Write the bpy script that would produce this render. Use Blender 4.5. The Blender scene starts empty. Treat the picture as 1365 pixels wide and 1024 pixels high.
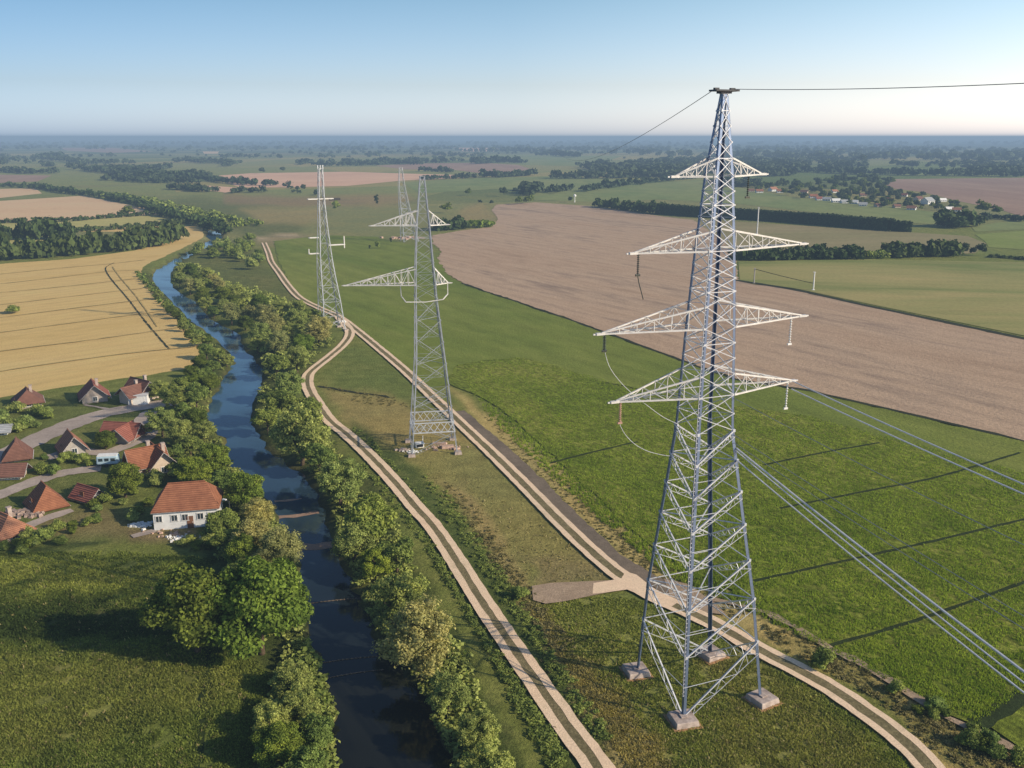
import bpy, math, random
import numpy as np
from mathutils import Vector, noise as mnoise

R = math.radians
random.seed(7); rng = np.random.default_rng(7)
scene = bpy.context.scene
COL = scene.collection

# ------------------------------------------------------------------ camera model (reference frame 1365 x 1024)
FPX = 1250.0; H = 60.0; CX, CY, HOR = 682.5, 512.0, 182.5
P = math.atan((CY - HOR) / FPX)
CP, SP = math.cos(P), math.sin(P); SP_ = SP
def ray(u, v):
    a = (u - CX) / FPX; b = (CY - v) / FPX
    return (a, CP + b * SP, -SP + b * CP)
def G(u, v, z=0.0):
    d = ray(u, v); t = (z - H) / d[2]
    return (d[0] * t, d[1] * t)
def depth(v): return H / (SP + (v - CY) / FPX * CP)
def ppm(v): return FPX / depth(v)          # reference pixels per metre on the ground
def project(x, y, z):
    Z = y * CP - (z - H) * SP
    return (CX + FPX * x / Z, CY - FPX * (y * SP + (z - H) * CP) / Z)

# ------------------------------------------------------------------ helpers
def tag(o, label=None, cat=None, group=None, kind=None):
    if label: o['label'] = label
    if cat: o['category'] = cat
    if group: o['group'] = group
    if kind: o['kind'] = kind
    return o
def empty(name, loc, rz=0.0):
    o = bpy.data.objects.new(name, None); COL.objects.link(o)
    o.location = loc; o.rotation_euler = (0, 0, rz); o.empty_display_size = 1
    return o
def link(name, me, parent=None, loc=None):
    o = bpy.data.objects.new(name, me); COL.objects.link(o)
    if parent is not None: o.parent = parent
    if loc is not None: o.location = loc
    return o
def mesh_np(name, V, F, mat, smooth=False):
    """V (n,3) array, F (m,k) array of equal sized faces"""
    V = np.asarray(V, np.float32); F = np.asarray(F, np.int32)
    me = bpy.data.meshes.new(name)
    me.vertices.add(len(V)); me.vertices.foreach_set('co', V.ravel())
    k = F.shape[1]
    me.loops.add(F.size); me.loops.foreach_set('vertex_index', F.ravel())
    me.polygons.add(len(F))
    me.polygons.foreach_set('loop_start', np.arange(0, F.size, k, dtype=np.int32))
    me.polygons.foreach_set('loop_total', np.full(len(F), k, np.int32))
    if smooth: me.polygons.foreach_set('use_smooth', np.ones(len(F), bool))
    me.update(calc_edges=True); me.validate()
    if mat: me.materials.append(mat)
    return me
class MB:
    """simple mesh builder"""
    def __init__(s): s.v = []; s.f = []
    def add(s, vs, fs):
        n = len(s.v); s.v += [tuple(a) for a in vs]; s.f += [tuple(i + n for i in f) for f in fs]
    def beam(s, p, q, w, w2=None, k=4):
        p = Vector(p); q = Vector(q); d = (q - p)
        if d.length < 1e-6: return
        d.normalize(); up = Vector((0, 0, 1)) if abs(d.z) < .95 else Vector((1, 0, 0))
        a = d.cross(up).normalized(); b = d.cross(a).normalized()
        w2 = w if w2 is None else w2; vs = []
        for c, r in ((p, w / 2), (q, w2 / 2)):
            for i in range(k):
                t = 2 * math.pi * (i + .5) / k; rr = r * (1.414 if k == 4 else 1)
                vs.append(c + a * math.cos(t) * rr + b * math.sin(t) * rr)
        fs = [(i, (i + 1) % k, k + (i + 1) % k, k + i) for i in range(k)] + [tuple(range(k - 1, -1, -1)), tuple(range(k, 2 * k))]
        s.add(vs, fs)
    def angle(s, p, q, w, c):
        """an L-section member whose two flanges turn towards point c"""
        p = Vector(p); q = Vector(q); d = (q - p).normalized()
        m = (Vector(c) - p); m -= d * m.dot(d)
        if m.length < 1e-4: m = d.orthogonal()
        m.normalize(); n = d.cross(m).normalized()
        a = (m + n).normalized() * w; b = (m - n).normalized() * w; t = w * .12
        for u_, v_ in ((a, b), (b, a)):
            tt = v_.normalized() * t
            vs = [p, p + u_, p + u_ + tt, p + tt, q, q + u_, q + u_ + tt, q + tt]
            s.add(vs, [(0, 3, 2, 1), (4, 5, 6, 7), (0, 1, 5, 4), (1, 2, 6, 5), (2, 3, 7, 6), (3, 0, 4, 7)])
    def box(s, c, sz, rz=0.0, top=1.0):
        cx, cy, cz = c; x, y, z = [k / 2 for k in sz]; co, si = math.cos(rz), math.sin(rz); vs = []
        for dz, t in ((-z, 1), (z, top)):
            for dx, dy in ((-x, -y), (x, -y), (x, y), (-x, y)):
                X, Y = dx * t, dy * t
                vs.append((cx + X * co - Y * si, cy + X * si + Y * co, cz + dz))
        s.add(vs, [(3, 2, 1, 0), (4, 5, 6, 7), (0, 1, 5, 4), (1, 2, 6, 5), (2, 3, 7, 6), (3, 0, 4, 7)])
    def tube(s, pts, r, k=6):
        for a, b in zip(pts[:-1], pts[1:]):
            ra = r if not callable(r) else r(a); s.beam(a, b, ra * 2, k=k)
    def lathe(s, c, prof, k=10):
        n = len(prof); vs = []; fs = []
        for (r, z) in prof:
            for i in range(k):
                t = 2 * math.pi * i / k; vs.append((c[0] + r * math.cos(t), c[1] + r * math.sin(t), c[2] + z))
        for j in range(n - 1):
            for i in range(k): fs.append((j * k + i, j * k + (i + 1) % k, (j + 1) * k + (i + 1) % k, (j + 1) * k + i))
        fs += [tuple(range(k - 1, -1, -1)), tuple(range((n - 1) * k, n * k))]
        s.add(vs, fs)
    def mesh(s, name, mat, smooth=False):
        me = bpy.data.meshes.new(name); me.from_pydata(s.v, [], s.f); me.update()
        if smooth: me.polygons.foreach_set('use_smooth', [True] * len(me.polygons))
        if mat: me.materials.append(mat)
        return me
    def build(s, name, mat, parent=None, loc=None, smooth=False):
        return link(name, s.mesh(name, mat, smooth), parent, loc)

# ------------------------------------------------------------------ materials
def new_mat(name, rough=.9, spec=.2):
    m = bpy.data.materials.new(name); m.use_nodes = True
    nt = m.node_tree; b = nt.nodes['Principled BSDF']
    b.inputs['Roughness'].default_value = rough; b.inputs['Specular IOR Level'].default_value = spec
    return m, nt, b
def N(nt, t, **k):
    n = nt.nodes.new(t)
    for a, b in k.items():
        if a in n.inputs.keys() if False else False: pass
        setattr(n, a, b)
    return n
def noise_node(nt, vec, scale, detail=4, rough=.55, dist=0):
    n = nt.nodes.new('ShaderNodeTexNoise'); n.inputs['Scale'].default_value = scale
    n.inputs['Detail'].default_value = detail; n.inputs['Roughness'].default_value = rough
    n.inputs['Distortion'].default_value = dist
    nt.links.new(vec, n.inputs['Vector']); return n
def ramp(nt, fac, stops):
    r = nt.nodes.new('ShaderNodeValToRGB'); e = r.color_ramp.elements
    while len(e) < len(stops): e.new(.5)
    for i, (p, c) in enumerate(stops):
        e[i].position = p; e[i].color = (c, c, c, 1) if not hasattr(c, '__len__') else (*c, 1)
    nt.links.new(fac, r.inputs['Fac']); return r
def mix(nt, fac, a, b, mode='MIX'):
    m = nt.nodes.new('ShaderNodeMix'); m.data_type = 'RGBA'; m.blend_type = mode
    for s, val in ((0, fac), (6, a), (7, b)):
        if hasattr(val, 'is_output') or isinstance(val, bpy.types.NodeSocket): nt.links.new(val, m.inputs[s])
        elif s == 0: m.inputs[0].default_value = val
        else: m.inputs[s].default_value = (*val, 1)
    return m.outputs[2]
def world_vec(nt, ang=0.0, sx=1.0, sy=1.0):
    g = nt.nodes.new('ShaderNodeNewGeometry')
    mp = nt.nodes.new('ShaderNodeMapping'); mp.inputs['Rotation'].default_value = (0, 0, ang)
    nt.links.new(g.outputs['Position'], mp.inputs['Vector'])
    if sx == sy == 1: return mp.outputs['Vector']
    m2 = nt.nodes.new('ShaderNodeMapping'); m2.inputs['Scale'].default_value = (sx, sy, 1)
    nt.links.new(mp.outputs['Vector'], m2.inputs['Vector']); return m2.outputs['Vector']
def land(name, c1, c2, big=40, mid=5, fine=.6, contrast=.35, bump=.25, ang=0.0, stripe=None, dry=None, stretch=1.0, clump=None, attr=False, dryamt=.35):
    """field/ground material: all noise laid out in world metres; ang turns stripes"""
    m, nt, b = new_mat(name, .95, .08)
    v = world_vec(nt); vs = world_vec(nt, ang, 1.0, 1.0 / stretch)
    nb = noise_node(nt, vs, 1 / big, 5, .6, .6); nm = noise_node(nt, vs, 1 / mid, 5, .6)
    nf = noise_node(nt, v, 1 / fine, 5, .75)
    if attr == 'x': pass
    if attr:
        at = nt.nodes.new('ShaderNodeAttribute'); at.attribute_name = 'tint'
        col = mix(nt, ramp(nt, nb.outputs['Fac'], [(.3, 0), (.7, .5)]).outputs['Color'], at.outputs['Color'], mix(nt, 1.0, at.outputs['Color'], (1.45, 1.22, 1.0), 'MULTIPLY'))
    else:
        col = mix(nt, ramp(nt, nb.outputs['Fac'], [(.32, 0), (.68, 1)]).outputs['Color'], c1, c2)
    if attr:   # a patchwork of small fields far away
        vo = nt.nodes.new('ShaderNodeTexVoronoi'); vo.inputs['Scale'].default_value = 1 / 260; nt.links.new(world_vec(nt, .5, 1.0, .55), vo.inputs['Vector'])
        hs = nt.nodes.new('ShaderNodeSeparateXYZ'); nt.links.new(vo.outputs['Color'], hs.inputs[0])
        pc = ramp(nt, hs.outputs['X'], [(0, (.55, .7, .55)), (.3, (.95, 1.05, .8)), (.55, (1.1, 1.1, 1)), (.8, (1.6, 1.3, 1.2)), (1, (.65, .8, .7))])
        gy = nt.nodes.new('ShaderNodeSeparateXYZ'); nt.links.new(v, gy.inputs[0]); mr = nt.nodes.new('ShaderNodeMapRange'); nt.links.new(gy.outputs['Y'], mr.inputs[0]); mr.inputs[1].default_value = 750; mr.inputs[2].default_value = 1100
        col = mix(nt, mr.outputs[0], col, mix(nt, 1.0, col, pc.outputs['Color'], 'MULTIPLY'))
    if dry:
        # scattered dry patches: mid noise thresholded by the big one
        mm = mix(nt, .5, nm.outputs['Fac'], nb.outputs['Fac'])
        col = mix(nt, ramp(nt, mm, [(.5, 0), (.66, dryamt)]).outputs['Color'], col, dry)
    col = mix(nt, 1.0, col, ramp(nt, nm.outputs['Fac'], [(.3, 1 - contrast * .7), (.7, 1 + contrast * .5)]).outputs['Color'], 'MULTIPLY')
    col = mix(nt, 1.0, col, ramp(nt, nf.outputs['Fac'], [(.3, 1 - contrast), (.72, 1 + contrast)]).outputs['Color'], 'MULTIPLY')
    hsrc = nf.outputs['Fac']
    if clump:
        vo = nt.nodes.new('ShaderNodeTexVoronoi'); vo.inputs['Scale'].default_value = 1 / clump
        nt.links.new(vs, vo.inputs['Vector'])
        col = mix(nt, 1.0, col, ramp(nt, vo.outputs['Distance'], [(.1, 1.2), (.8, .6)]).outputs['Color'], 'MULTIPLY')
    if stripe:
        period, amt, sharp = stripe
        sx = nt.nodes.new('ShaderNodeSeparateXYZ'); nt.links.new(world_vec(nt, ang), sx.inputs[0])
        ad = nt.nodes.new('ShaderNodeMath'); ad.operation = 'MULTIPLY_ADD'
        nt.links.new(nm.outputs['Fac'], ad.inputs[0]); ad.inputs[1].default_value = period * .22; nt.links.new(sx.outputs['X'], ad.inputs[2])
        ml = nt.nodes.new('ShaderNodeMath'); ml.operation = 'MULTIPLY'; nt.links.new(ad.outputs[0], ml.inputs[0]); ml.inputs[1].default_value = 2 * math.pi / period
        sn = nt.nodes.new('ShaderNodeMath'); sn.operation = 'SINE'; nt.links.new(ml.outputs[0], sn.inputs[0])
        st = ramp(nt, sn.outputs[0], [(sharp, 1), (1, 1 - amt)])
        # break the rows up so that they fade in and out
        k = mix(nt, ramp(nt, nb.outputs['Fac'], [(.35, .25), (.6, 1)]).outputs['Color'], (1, 1, 1), st.outputs['Color'])
        col = mix(nt, 1.0, col, k, 'MULTIPLY')
    nt.links.new(col, b.inputs['Base Color'])
    bp = nt.nodes.new('ShaderNodeBump'); bp.inputs['Strength'].default_value = 1.0; bp.inputs['Distance'].default_value = bump
    nt.links.new(hsrc, bp.inputs['Height']); nt.links.new(bp.outputs['Normal'], b.inputs['Normal'])
    return m
def foliage(name, dark, lite, scale=.35, trans=.25, attr=False):
    m, nt, b = new_mat(name, .75, .15)
    g = nt.nodes.new('ShaderNodeNewGeometry'); oi = nt.nodes.new('ShaderNodeObjectInfo')
    n1 = noise_node(nt, g.outputs['Position'], scale, 4, .65)
    col = mix(nt, ramp(nt, n1.outputs['Fac'], [(.3, 0), (.7, 1)]).outputs['Color'], dark, lite)
    if attr:
        at = nt.nodes.new('ShaderNodeAttribute'); at.attribute_name = 'tint'
        col = mix(nt, 1.0, at.outputs['Color'], ramp(nt, n1.outputs['Fac'], [(.3, dark), (.7, lite)]).outputs['Color'], 'MULTIPLY')
    rnd = ramp(nt, g.outputs['Random Per Island'], [(0, .6), (1, 1.35)])
    col = mix(nt, 1.0, col, rnd.outputs['Color'], 'MULTIPLY')
    col = mix(nt, 1.0, col, ramp(nt, oi.outputs['Random'], [(0, (.72, .84, .85)), (.5, (1, 1, 1)), (1, (1.15, 1.12, 1.0))]).outputs['Color'], 'MULTIPLY')
    nt.links.new(col, b.inputs['Base Color'])
    t = nt.nodes.new('ShaderNodeBsdfTranslucent'); nt.links.new(mix(nt, 1.0, col, (1.3, 1.4, .7), 'MULTIPLY'), t.inputs['Color'])
    ms = nt.nodes.new('ShaderNodeMixShader'); ms.inputs[0].default_value = trans
    nt.links.new(b.outputs[0], ms.inputs[1]); nt.links.new(t.outputs[0], ms.inputs[2])
    nt.links.new(ms.outputs[0], nt.nodes['Material Output'].inputs['Surface'])
    return m
def simple(name, c, rough=.8, spec=.3, metal=0.0, var=.25, scale=1.5, c2=None, bump=0.0):
    m, nt, b = new_mat(name, rough, spec); b.inputs['Metallic'].default_value = metal
    tc = nt.nodes.new('ShaderNodeTexCoord')
    n = noise_node(nt, tc.outputs['Object'], scale, 5, .65)
    lo = tuple(k * (1 - var) for k in c); hi = tuple(min(1, k * (1 + var)) for k in (c2 or c))
    nt.links.new(ramp(nt, n.outputs['Fac'], [(.3, lo), (.7, hi)]).outputs['Color'], b.inputs['Base Color'])
    if bump:
        bp = nt.nodes.new('ShaderNodeBump'); bp.inputs['Distance'].default_value = bump
        nt.links.new(n.outputs['Fac'], bp.inputs['Height']); nt.links.new(bp.outputs['Normal'], b.inputs['Normal'])
    return m
def roof_mat(name, c, c2):
    m, nt, b = new_mat(name, .85, .2)
    tc = nt.nodes.new('ShaderNodeTexCoord')
    n = noise_node(nt, tc.outputs['Object'], .8, 6, .7)
    col = ramp(nt, n.outputs['Fac'], [(.3, c), (.72, c2)]).outputs['Color']
    w = nt.nodes.new('ShaderNodeTexWave'); w.bands_direction = 'Z'; w.inputs['Scale'].default_value = 1.3; w.inputs['Distortion'].default_value = .6
    nt.links.new(tc.outputs['Object'], w.inputs['Vector'])
    col = mix(nt, 1.0, col, ramp(nt, w.outputs['Fac'], [(0, .7), (.5, 1.1)]).outputs['Color'], 'MULTIPLY')
    nt.links.new(col, b.inputs['Base Color'])
    bp = nt.nodes.new('ShaderNodeBump'); bp.inputs['Distance'].default_value = .06
    nt.links.new(w.outputs['Fac'], bp.inputs['Height']); nt.links.new(bp.outputs['Normal'], b.inputs['Normal'])
    return m

#SETTINGS_START
SUN_AZ, SUN_EL = 111.0, 26.5        # degrees clockwise from the view direction, height
#SETTINGS_END
ARM_AZ = 68.0

# ------------------------------------------------------------------ river outline
RIV_L = [(279,306),(274,316),(281,320),(262,330),(236,345),(215,357),(205,364),(204,374),(212,384),(228,400),(247,420),(266,436),(285,449),(300,465),(312,480),(311,488),(299,502),(296,510),(290,522),(276,550),(279,562),(296,580),(303,600),(308,618),(322,634),(340,648),(362,670),(378,700),(396,738),(403,770),(402,800),(411,840),(424,880),(434,920),(448,950),(440,985),(442,1024),(450,1090),(470,1190)]
RIV_R = [(294,310),(296,316),(287,324),(266,334),(250,343),(236,353),(228,362),(229,380),(240,392),(258,402),(272,416),(290,432),(318,446),(322,458),(338,478),(350,492),(350,506),(344,522),(335,540),(334,556),(342,575),(352,594),(372,612),(398,630),(420,655),(434,690),(440,720),(455,752),(470,785),(486,815),(500,850),(524,880),(552,915),(575,950),(592,985),(606,1024),(630,1090),(660,1190)]
WZ = -0.9
def smooth_poly(pts, n=4):
    out = []
    for i in range(len(pts) - 1):
        p0 = pts[max(i - 1, 0)]; p1 = pts[i]; p2 = pts[i + 1]; p3 = pts[min(i + 2, len(pts) - 1)]
        for k in range(n):
            t = k / n
            out.append(tuple(.5 * (2 * b + (c - a) * t + (2 * a - 5 * b + 4 * c - d) * t * t + (3 * b - a - 3 * c + d) * t ** 3) for a, b, c, d in zip(p0, p1, p2, p3)))
    out.append(tuple(pts[-1])); return out
wl = [G(u, v, WZ) for u, v in smooth_poly(RIV_L, 2)]; wr = [G(u, v, WZ) for u, v in smooth_poly(RIV_R, 2)]
RIVP = np.array(wl + wr[::-1]); RIVPX = np.array(RIV_L + RIV_R[::-1], float)
def sdist(X, Y, poly):
    """signed distance to a polygon, negative inside"""
    X = np.asarray(X, float); Y = np.asarray(Y, float)
    if X.size * len(poly) < 40000:
        p = np.asarray(poly, float); q = np.roll(p, -1, 0); x = X.ravel()[:, None]; y = Y.ravel()[:, None]; e = q - p; L = (e ** 2).sum(1) + 1e-12
        t = np.clip(((x - p[:, 0]) * e[:, 0] + (y - p[:, 1]) * e[:, 1]) / L, 0, 1)
        dd = np.sqrt(((x - p[:, 0] - t * e[:, 0]) ** 2 + (y - p[:, 1] - t * e[:, 1]) ** 2).min(1))
        ey = np.where(np.abs(e[:, 1]) > 1e-12, e[:, 1], 1e-12)
        ins = (((p[:, 1] > y) != (q[:, 1] > y)) & (x < e[:, 0] * (y - p[:, 1]) / ey + p[:, 0])).sum(1) % 2 == 1
        return np.where(ins, -dd, dd).reshape(X.shape)
    d2 = np.full(X.shape, 1e18); inside = np.zeros(X.shape, bool); n = len(poly)
    for i in range(n):
        ax, ay = poly[i]; bx, by = poly[(i + 1) % n]; ex, ey = bx - ax, by - ay
        L = ex * ex + ey * ey + 1e-12
        t = np.clip(((X - ax) * ex + (Y - ay) * ey) / L, 0, 1)
        d2 = np.minimum(d2, (X - ax - t * ex) ** 2 + (Y - ay - t * ey) ** 2)
        c = ((ay > Y) != (by > Y)) & (X < ex * (Y - ay) / (ey if abs(ey) > 1e-12 else 1e-12) + ax)
        inside ^= c
    return np.where(inside, -np.sqrt(d2), np.sqrt(d2))
def vnoise(X, Y, s, seed=0):
    """value noise on arrays"""
    x = X / s + 1000 + seed * 17.3; y = Y / s + 1000 + seed * 9.1
    xi = np.floor(x).astype(np.int64); yi = np.floor(y).astype(np.int64); fx = x - xi; fy = y - yi
    fx = fx * fx * (3 - 2 * fx); fy = fy * fy * (3 - 2 * fy)
    def h(a, b):
        k = (a * 374761393 + b * 668265263 + seed * 1442695) & 0x7fffffff
        k = ((k ^ (k >> 13)) * 1274126177) & 0x7fffffff
        return ((k ^ (k >> 16)) & 0xffff) / 65535.0
    return (h(xi, yi) * (1 - fx) + h(xi + 1, yi) * fx) * (1 - fy) + (h(xi, yi + 1) * (1 - fx) + h(xi + 1, yi + 1) * fx) * fy
RIVBB = (RIVP[:, 0].min() - 8, RIVP[:, 0].max() + 8, RIVP[:, 1].min() - 8, RIVP[:, 1].max() + 8)
MEADOW = np.array([G(u, v) for u, v in [(-700, 735), (150, 735), (290, 745), (250, 800), (330, 870), (380, 930), (340, 1000), (330, 1190), (-700, 1190)]])
def height(X, Y):
    X = np.atleast_1d(np.asarray(X, float)); Y = np.atleast_1d(np.asarray(Y, float))
    z = np.zeros(X.shape)
    m = (X > RIVBB[0]) & (X < RIVBB[1]) & (Y > RIVBB[2]) & (Y < RIVBB[3])
    if m.any():
        d = sdist(X[m], Y[m], RIVP) + (vnoise(X[m], Y[m], 2.5, 3) - .5) * 1.6
        t = np.clip((2.0 - d) / 4.0, 0, 1); z[m] = -1.9 * t * t * (3 - 2 * t)
    near = (Y < 150) & (X < 0)
    if near.any():
        d = sdist(X[near], Y[near], MEADOW); w = np.clip(-d / 5, 0, 1)
        z[near] += w * ((vnoise(X[near] , Y[near]* 2.2, 14, 1) - .3) * 1.5 + (vnoise(X[near], Y[near]*1.5, 4, 2) - .5) * .45)
    return z
def hz(x, y): return float(height([x], [y])[0])

# ------------------------------------------------------------------ ground sheet with painted land cover tint and a tree shadow band
GR = (.165, .20, .05)
GROUND_TINT = [   # (pixel polygon, linear colour, softness px, strength)
    ([(-800,183),(2200,183),(2200,300),(700,300),(400,330),(-800,330)], (.20,.215,.085), 10, 1),
    ([(-800,183),(2200,183),(2200,197),(-800,197)], (.035,.055,.035), 2, 1),
    ([(-800,196),(2200,196),(2200,205),(-800,205)], (.10,.135,.06), 3, .8),
    ([(300,200),(680,198),(700,206),(300,210)], (.11,.14,.07), 3, .8),
    ([(840,228),(1000,228),(1365,212),(1365,236),(1000,246),(760,252)], (.15,.19,.06), 3, .9),
    ([(0,265),(300,262),(430,285),(360,330),(300,300),(220,285)], (.105,.13,.045), 8, .8),
    ([(300,258),(400,262),(540,262),(500,273),(400,275),(300,270)], (.24,.17,.10), 4, .8),
    ([(455,262),(540,258),(560,268),(500,275)], (.26,.20,.10), 4, .7),
    ([(320,276),(425,277),(425,297),(350,296)], (.33,.27,.12), 5, .7),
    ([(640,268),(668,290),(655,302),(600,300),(610,285)], (.30,.24,.11), 7, .7),
    ([(340,325),(350,318),(400,312),(430,318),(400,326),(370,330)], (.34,.26,.16), 4, .5),
    ([(330,312),(345,315),(400,311),(398,314),(345,320)], (.45,.36,.24), 2, .8),
    # between river and track, dry and scrubby
    ([(225,345),(330,318),(350,350),(440,430),(380,425),(300,390)], (.11,.13,.042), 10, .8),
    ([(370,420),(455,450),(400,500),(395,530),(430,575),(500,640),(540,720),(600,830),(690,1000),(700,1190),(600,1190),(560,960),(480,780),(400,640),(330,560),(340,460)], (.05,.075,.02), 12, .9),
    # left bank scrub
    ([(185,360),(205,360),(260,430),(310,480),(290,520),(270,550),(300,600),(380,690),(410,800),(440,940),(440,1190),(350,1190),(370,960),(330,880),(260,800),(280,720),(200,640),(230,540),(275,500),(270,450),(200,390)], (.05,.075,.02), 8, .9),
    # between the tracks
    ([(460,460),(520,480),(620,570),(600,600),(520,560),(420,500)], (.14,.18,.045), 8, .9),
    ([(425,515),(520,530),(620,560),(650,610),(560,610),(480,590),(440,545)], (.32,.26,.10), 14, .85),
    ([(480,590),(640,600),(760,700),(830,770),(720,780),(640,700),(550,620)], (.25,.235,.08), 14, .9),
    ([(700,740),(840,740),(850,775),(720,782)], (.25,.20,.10), 12, .6),
    # dark grass beside the lower track and a dry ridge beyond it
    ([(470,560),(540,610),(640,730),(740,860),(820,1000),(880,1190),(800,1190),(740,1000),(640,840),(560,700),(470,590)], (.08,.115,.03), 8, .9),
    ([(590,640),(620,650),(690,750),(720,800),(770,860),(740,880),(690,800),(640,720)], (.38,.29,.13), 10, .7),
    ([(705,800),(820,795),(960,860),(1000,1000),(850,1024),(760,880)], (.22,.245,.065), 12, .9),
    ([(740,880),(790,880),(850,960),(900,1024),(860,1100),(800,980)], (.34,.27,.12), 14, .7),
    ([(930,880),(1000,860),(960,910)], (.25,.21,.09), 12, .5),
    ([(980,860),(1090,930),(1200,1030),(1260,1190),(900,1190),(960,960)], (.24,.24,.075), 14, .75),
    # verge between track and crop
    ([(600,515),(700,590),(790,660),(880,740),(1010,815),(1120,865),(1250,945),(1365,1010),(1500,1090),(1500,1190),(1320,1110),(1180,930),(1000,845),(860,770),(720,640),(640,570)], (.46,.37,.15), 8, .9),
    ([(1040,850),(1120,870),(1230,950),(1365,1040),(1365,1190),(1290,1040),(1180,940)], (.15,.17,.05), 10, .8),
    # village and meadow left
    ([(-700,540),(60,528),(250,520),(240,580),(180,640),(210,720),(60,730),(-700,745)], (.13,.16,.048), 8, .8),
    ([(60,690),(130,680),(200,700),(150,715),(60,712)], (.27,.21,.11), 12, .6),
    ([(170,705),(260,700),(265,722),(170,722)], (.25,.17,.11), 6, .6),
    ([(-700,735),(150,735),(290,745),(250,800),(330,870),(380,930),(340,1000),(330,1190),(-700,1190)], (.135,.18,.042), 14, .95),
    ([(-700,745),(120,745),(230,765),(150,790),(-700,800)], (.22,.25,.06), 16, .8),
    ([(-700,800),(130,800),(260,830),(330,868),(180,862),(-700,858)], (.035,.06,.015), 20, .92),  # long shadow of the big meadow trees, painted into the tint
    ([(-700,870),(150,880),(330,890),(330,940),(-700,1190)], (.18,.205,.055), 18, .8),
]
us = np.arange(-640, 2010, 5.0)
vs_ = np.concatenate([[183.3, 184, 185, 186, 187.5], np.arange(189, 300, 2.0), np.arange(300, 1200, 4.5)])
UU, VV = np.meshgrid(us, vs_)
dxr = (UU - CX) / FPX; bb = (CY - VV) / FPX
tt = -H / (-SP + bb * CP); GX = dxr * tt; GY = (CP + bb * SP) * tt
GZ = height(GX.ravel(), GY.ravel()).reshape(GX.shape)
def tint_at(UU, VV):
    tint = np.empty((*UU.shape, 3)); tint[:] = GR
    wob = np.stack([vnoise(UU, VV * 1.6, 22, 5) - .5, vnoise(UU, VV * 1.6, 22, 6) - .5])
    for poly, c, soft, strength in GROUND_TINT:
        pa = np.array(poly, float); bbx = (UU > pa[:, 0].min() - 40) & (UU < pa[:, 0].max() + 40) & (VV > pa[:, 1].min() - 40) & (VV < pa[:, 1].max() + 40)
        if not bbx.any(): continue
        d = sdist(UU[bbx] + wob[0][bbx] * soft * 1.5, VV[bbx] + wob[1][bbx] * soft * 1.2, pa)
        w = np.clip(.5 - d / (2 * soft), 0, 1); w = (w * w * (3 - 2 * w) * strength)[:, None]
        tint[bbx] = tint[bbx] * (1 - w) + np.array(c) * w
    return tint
tint = tint_at(UU, VV)
# banks: muddy just above the water
bd = np.full(GX.shape, 99.0); mk = (GX > RIVBB[0]) & (GX < RIVBB[1]) & (GY > RIVBB[2]) & (GY < RIVBB[3])
bd[mk] = sdist(GX[mk], GY[mk], RIVP); w = np.clip((1.5 - bd) / 2.5, 0, .85)[..., None]
tint = tint * (1 - w) + np.array((.06, .05, .03)) * w
nr, nc = UU.shape
idx = np.arange(nr * nc).reshape(nr, nc)
F = np.stack([idx[:-1, :-1], idx[1:, :-1], idx[1:, 1:], idx[:-1, 1:]], -1).reshape(-1, 4)
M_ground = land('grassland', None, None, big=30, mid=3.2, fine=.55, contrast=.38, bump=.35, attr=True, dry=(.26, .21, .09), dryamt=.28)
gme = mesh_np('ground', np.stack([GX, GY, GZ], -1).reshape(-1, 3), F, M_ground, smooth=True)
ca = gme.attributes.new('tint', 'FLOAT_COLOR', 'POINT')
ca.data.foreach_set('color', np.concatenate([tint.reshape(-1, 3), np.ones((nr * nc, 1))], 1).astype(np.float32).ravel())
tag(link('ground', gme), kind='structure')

def azim(p, q):
    a, b_ = G(*p), G(*q); return math.atan2(b_[0] - a[0], b_[1] - a[1])
AZ_EDGE = azim((760, 427), (1365, 589)); AZ_WHEAT = azim((0, 391), (189, 371))
# ------------------------------------------------------------------ flat overlays
_off = [0.03]
FIELD_PX = []
def poly_sheet(name, pts, mat, z=None, kind='structure', px=True, wobble=0.0):
    """a field: world polygon of the given outline, densified and slightly uneven at the edge"""
    w = [G(*p) for p in pts] if px else pts
    if px: FIELD_PX.append(np.array(pts, float))
    out = []
    for i in range(len(w)):
        a = w[i]; b = w[(i + 1) % len(w)]; L = math.dist(a, b); n = max(1, min(60, int(L / 3)))
        for k in range(n):
            t = k / n; x = a[0] + (b[0] - a[0]) * t; y = a[1] + (b[1] - a[1]) * t
            if wobble:
                x += (float(vnoise(np.array([x]), np.array([y]), 3.0, 8)[0]) - .5) * wobble; y += (float(vnoise(np.array([x]), np.array([y]), 3.0, 9)[0]) - .5) * wobble
            out.append((x, y))
    if z is None: _off[0] += .006; z = _off[0]
    from mathutils.geometry import tessellate_polygon
    V3 = [Vector((x, y, z)) for x, y in out]
    tris = tessellate_polygon([V3])
    me = bpy.data.meshes.new(name); me.from_pydata([tuple(p) for p in V3], [], [tuple(t) for t in tris]); me.update()
    # make every face look up
    if sum(p.normal.z for p in me.polygons) < 0: me.flip_normals()
    me.materials.append(mat); o = link(name, me); tag(o, kind=kind); return o

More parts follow.
